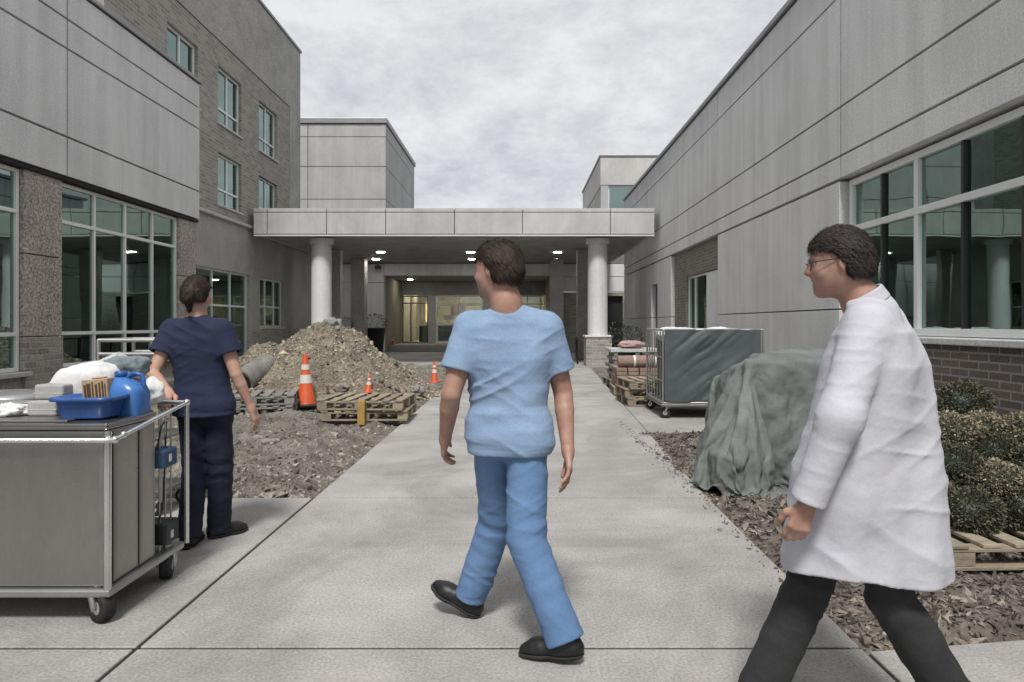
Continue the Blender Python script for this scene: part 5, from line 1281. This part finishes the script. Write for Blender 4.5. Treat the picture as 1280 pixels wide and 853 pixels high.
# ---- doctor in a white coat
dy = 2.5
mD = Person(hc=(1.18, dy + .02, 1.625), face=(-.93, .36, -.12), up=(-.22, .06, 1), hs=1.05, nk=1.03, girth=1.05, neck=(1.265, dy + .01, 1.475),
            shL=(1.215, 2.37, 1.395), shR=(1.415, 2.65, 1.395), elL=(1.07, 2.27, 1.09), elR=(1.5, 2.68, 1.09), wrL=(.972, 2.3, .79), wrR=(1.49, 2.72, .82),
            pnL=(.2, 1, 0), pnR=(-.2, -1, 0), thL=(-1, 0, 0), thR=(-1, 0, 0), curlL=.5, curlR=.4,
            hipL=(1.26, 2.46, .9), hipR=(1.29, 2.57, .9), knL=(1.355, 2.48, .4), knR=(1.09, 2.57, .41), anL=(1.54, 2.46, .09), anR=(.91, 2.6, -.018),
            ftL=(-.72, .1, -.62), ftR=(-.98, .12, .06))
mD.tf = np.array([-.82, .57, 0])
oD = person(mD, 'doctor in a long white coat and charcoal trousers striding past the shrubs', 'skin', (.7, 2.0, -.16), (1.85, 3.0, 1.8))
HZ = .5
def coat_fn(P):
    z = P[:, 2]; t = np.clip((.98 - z) / (.98 - HZ), 0, 1); sa = math.atan2(mD.sd[1], mD.sd[0])
    R_ = lambda o: [(.2, 1.262, 2.5, .05, .15, .19 + o), (.45, 1.264, 2.5, .05, .13, .18 + o), (.62, 1.268, 2.5, .06, .115, .175 + o), (.85, 1.275, 2.5, .25, .1, .176 + o), (1.05, 1.298, 2.505, .6, .085, .17 + o), (1.25, 1.315, 2.51, .85, .1, .16 + o), (1.37, 1.315, 2.513, sa, .12, .122 + o), (1.45, 1.295, 2.513, sa, .1, .06 + o), (1.49, 1.26, 2.51, sa, .04, .05 + o)]
    d = loftf(P, R_(0), .03)
    d = smin(d, seg(P, mD.shL, mD.S + np.array([0, 0, .045]), .066, .066), .06); d = smin(d, seg(P, mD.shR, mD.S + np.array([0, 0, .045]), .066, .066), .06)
    ang = np.arctan2(P[:, 1] - 2.5, P[:, 0] - 1.275)
    d = d + folds(P, .019, 4.2, (1, 1, .5), seed=4.) + .006 * t * np.sin(ang * 9 + 3 * fbm(P, 2, 1))
    # back vent and side pocket seam
    d = smax(d, HZ + .018 * fbm(P, 4, 1) - z + .02 * np.sin(ang * 2), .005)
    d = smax(d, -smax(d + .017, z - HZ - .14, .01), .003)
    for sd in 'LR':
        sh, el, wr = getattr(mD, 'sh' + sd), getattr(mD, 'el' + sd), getattr(mD, 'wr' + sd); sn = nv(wr - el); e = lerp(el, wr, .97)
        x = U(.04, seg(P, sh, el, .082, .073), seg(P, el, wr + sn * .06, .071, .058)) + folds(P, .012, 7, seed=1.)
        x = smax(x, (P - e) @ sn, .004); x = smax(x, -seg(P, lerp(el, wr, .8), wr + sn * .1, .04, .04), .003)
        d = smin(d, x, .025)
    d = smax(d, -seg(P, mD.neck + np.array([-.01, 0, .02]), mD.neck + np.array([-.04, .01, .2]), .064, .1), .006)
    nr_ = mD.neck + np.array([.005, 0, .0])
    return d
wear(oD, 'coat', coat_fn, 'coat', (.7, 2.0, .36), (1.9, 3.02, 1.62), .0065)
def glasses():
    mb = MB(); q = lambda x, y, z: mD.hc + mD.r * x + mD.f * y + mD.u * z
    for sg in (-1, 1):
        mb.tube([q(sg * .034 + .026 * math.cos(t), .1 - .006 * abs(math.cos(t)), .004 + .02 * math.sin(t)) for t in np.linspace(0, 2 * math.pi, 20, endpoint=False)], .0018, 6, True)
        mb.tube([q(sg * .06, .094, .01), q(sg * .082, .07, .012), q(sg * .086, -.005, .012), q(sg * .084, -.03, -.008)], .0018, 6)
    mb.tube([q(-.009, .104, .008), q(0, .109, .012), q(.009, .104, .008)], .0018, 6); mb.build('glasses', M['black'], oD)
glasses()
def collar_fn(P):
    a = P - (mD.neck + np.array([.004, 0, .012])); ax = nv(mD.hc - mD.neck); h = a @ ax; rad = np.linalg.norm(a - h[:, None] * ax, axis=1)
    d = np.abs(rad - (.071 - .12 * h + .006)) - .006; d = smax(d, np.abs(h) - .026, .006)
    return smax(d, (a @ mD.f) - .05, .01)
wear(oD, 'collar', collar_fn, 'coat', mD.neck - .14, mD.neck + .14, .004)
wear(oD, 'trousers', trousers(mD, .9, (.085, .084, .084, .084), seed=9.), 'charcoal', (.7, 2.2, -.16), (1.85, 2.85, 1.02))
hair_mesh(oD, mD, hair_fn(mD, .009, low=-.045), 'hair_grey', mD.hc - .17, mD.hc + .17)
face_bits(oD, mD); shoes(oD, mD, None, None)

# the doctor stands a step nearer than he was modelled, feet on the ground
DS = .92
oD.scale = (DS, DS, DS); oD.location = (oD.location.x * DS, oD.location.y * DS, CH - CH * DS)
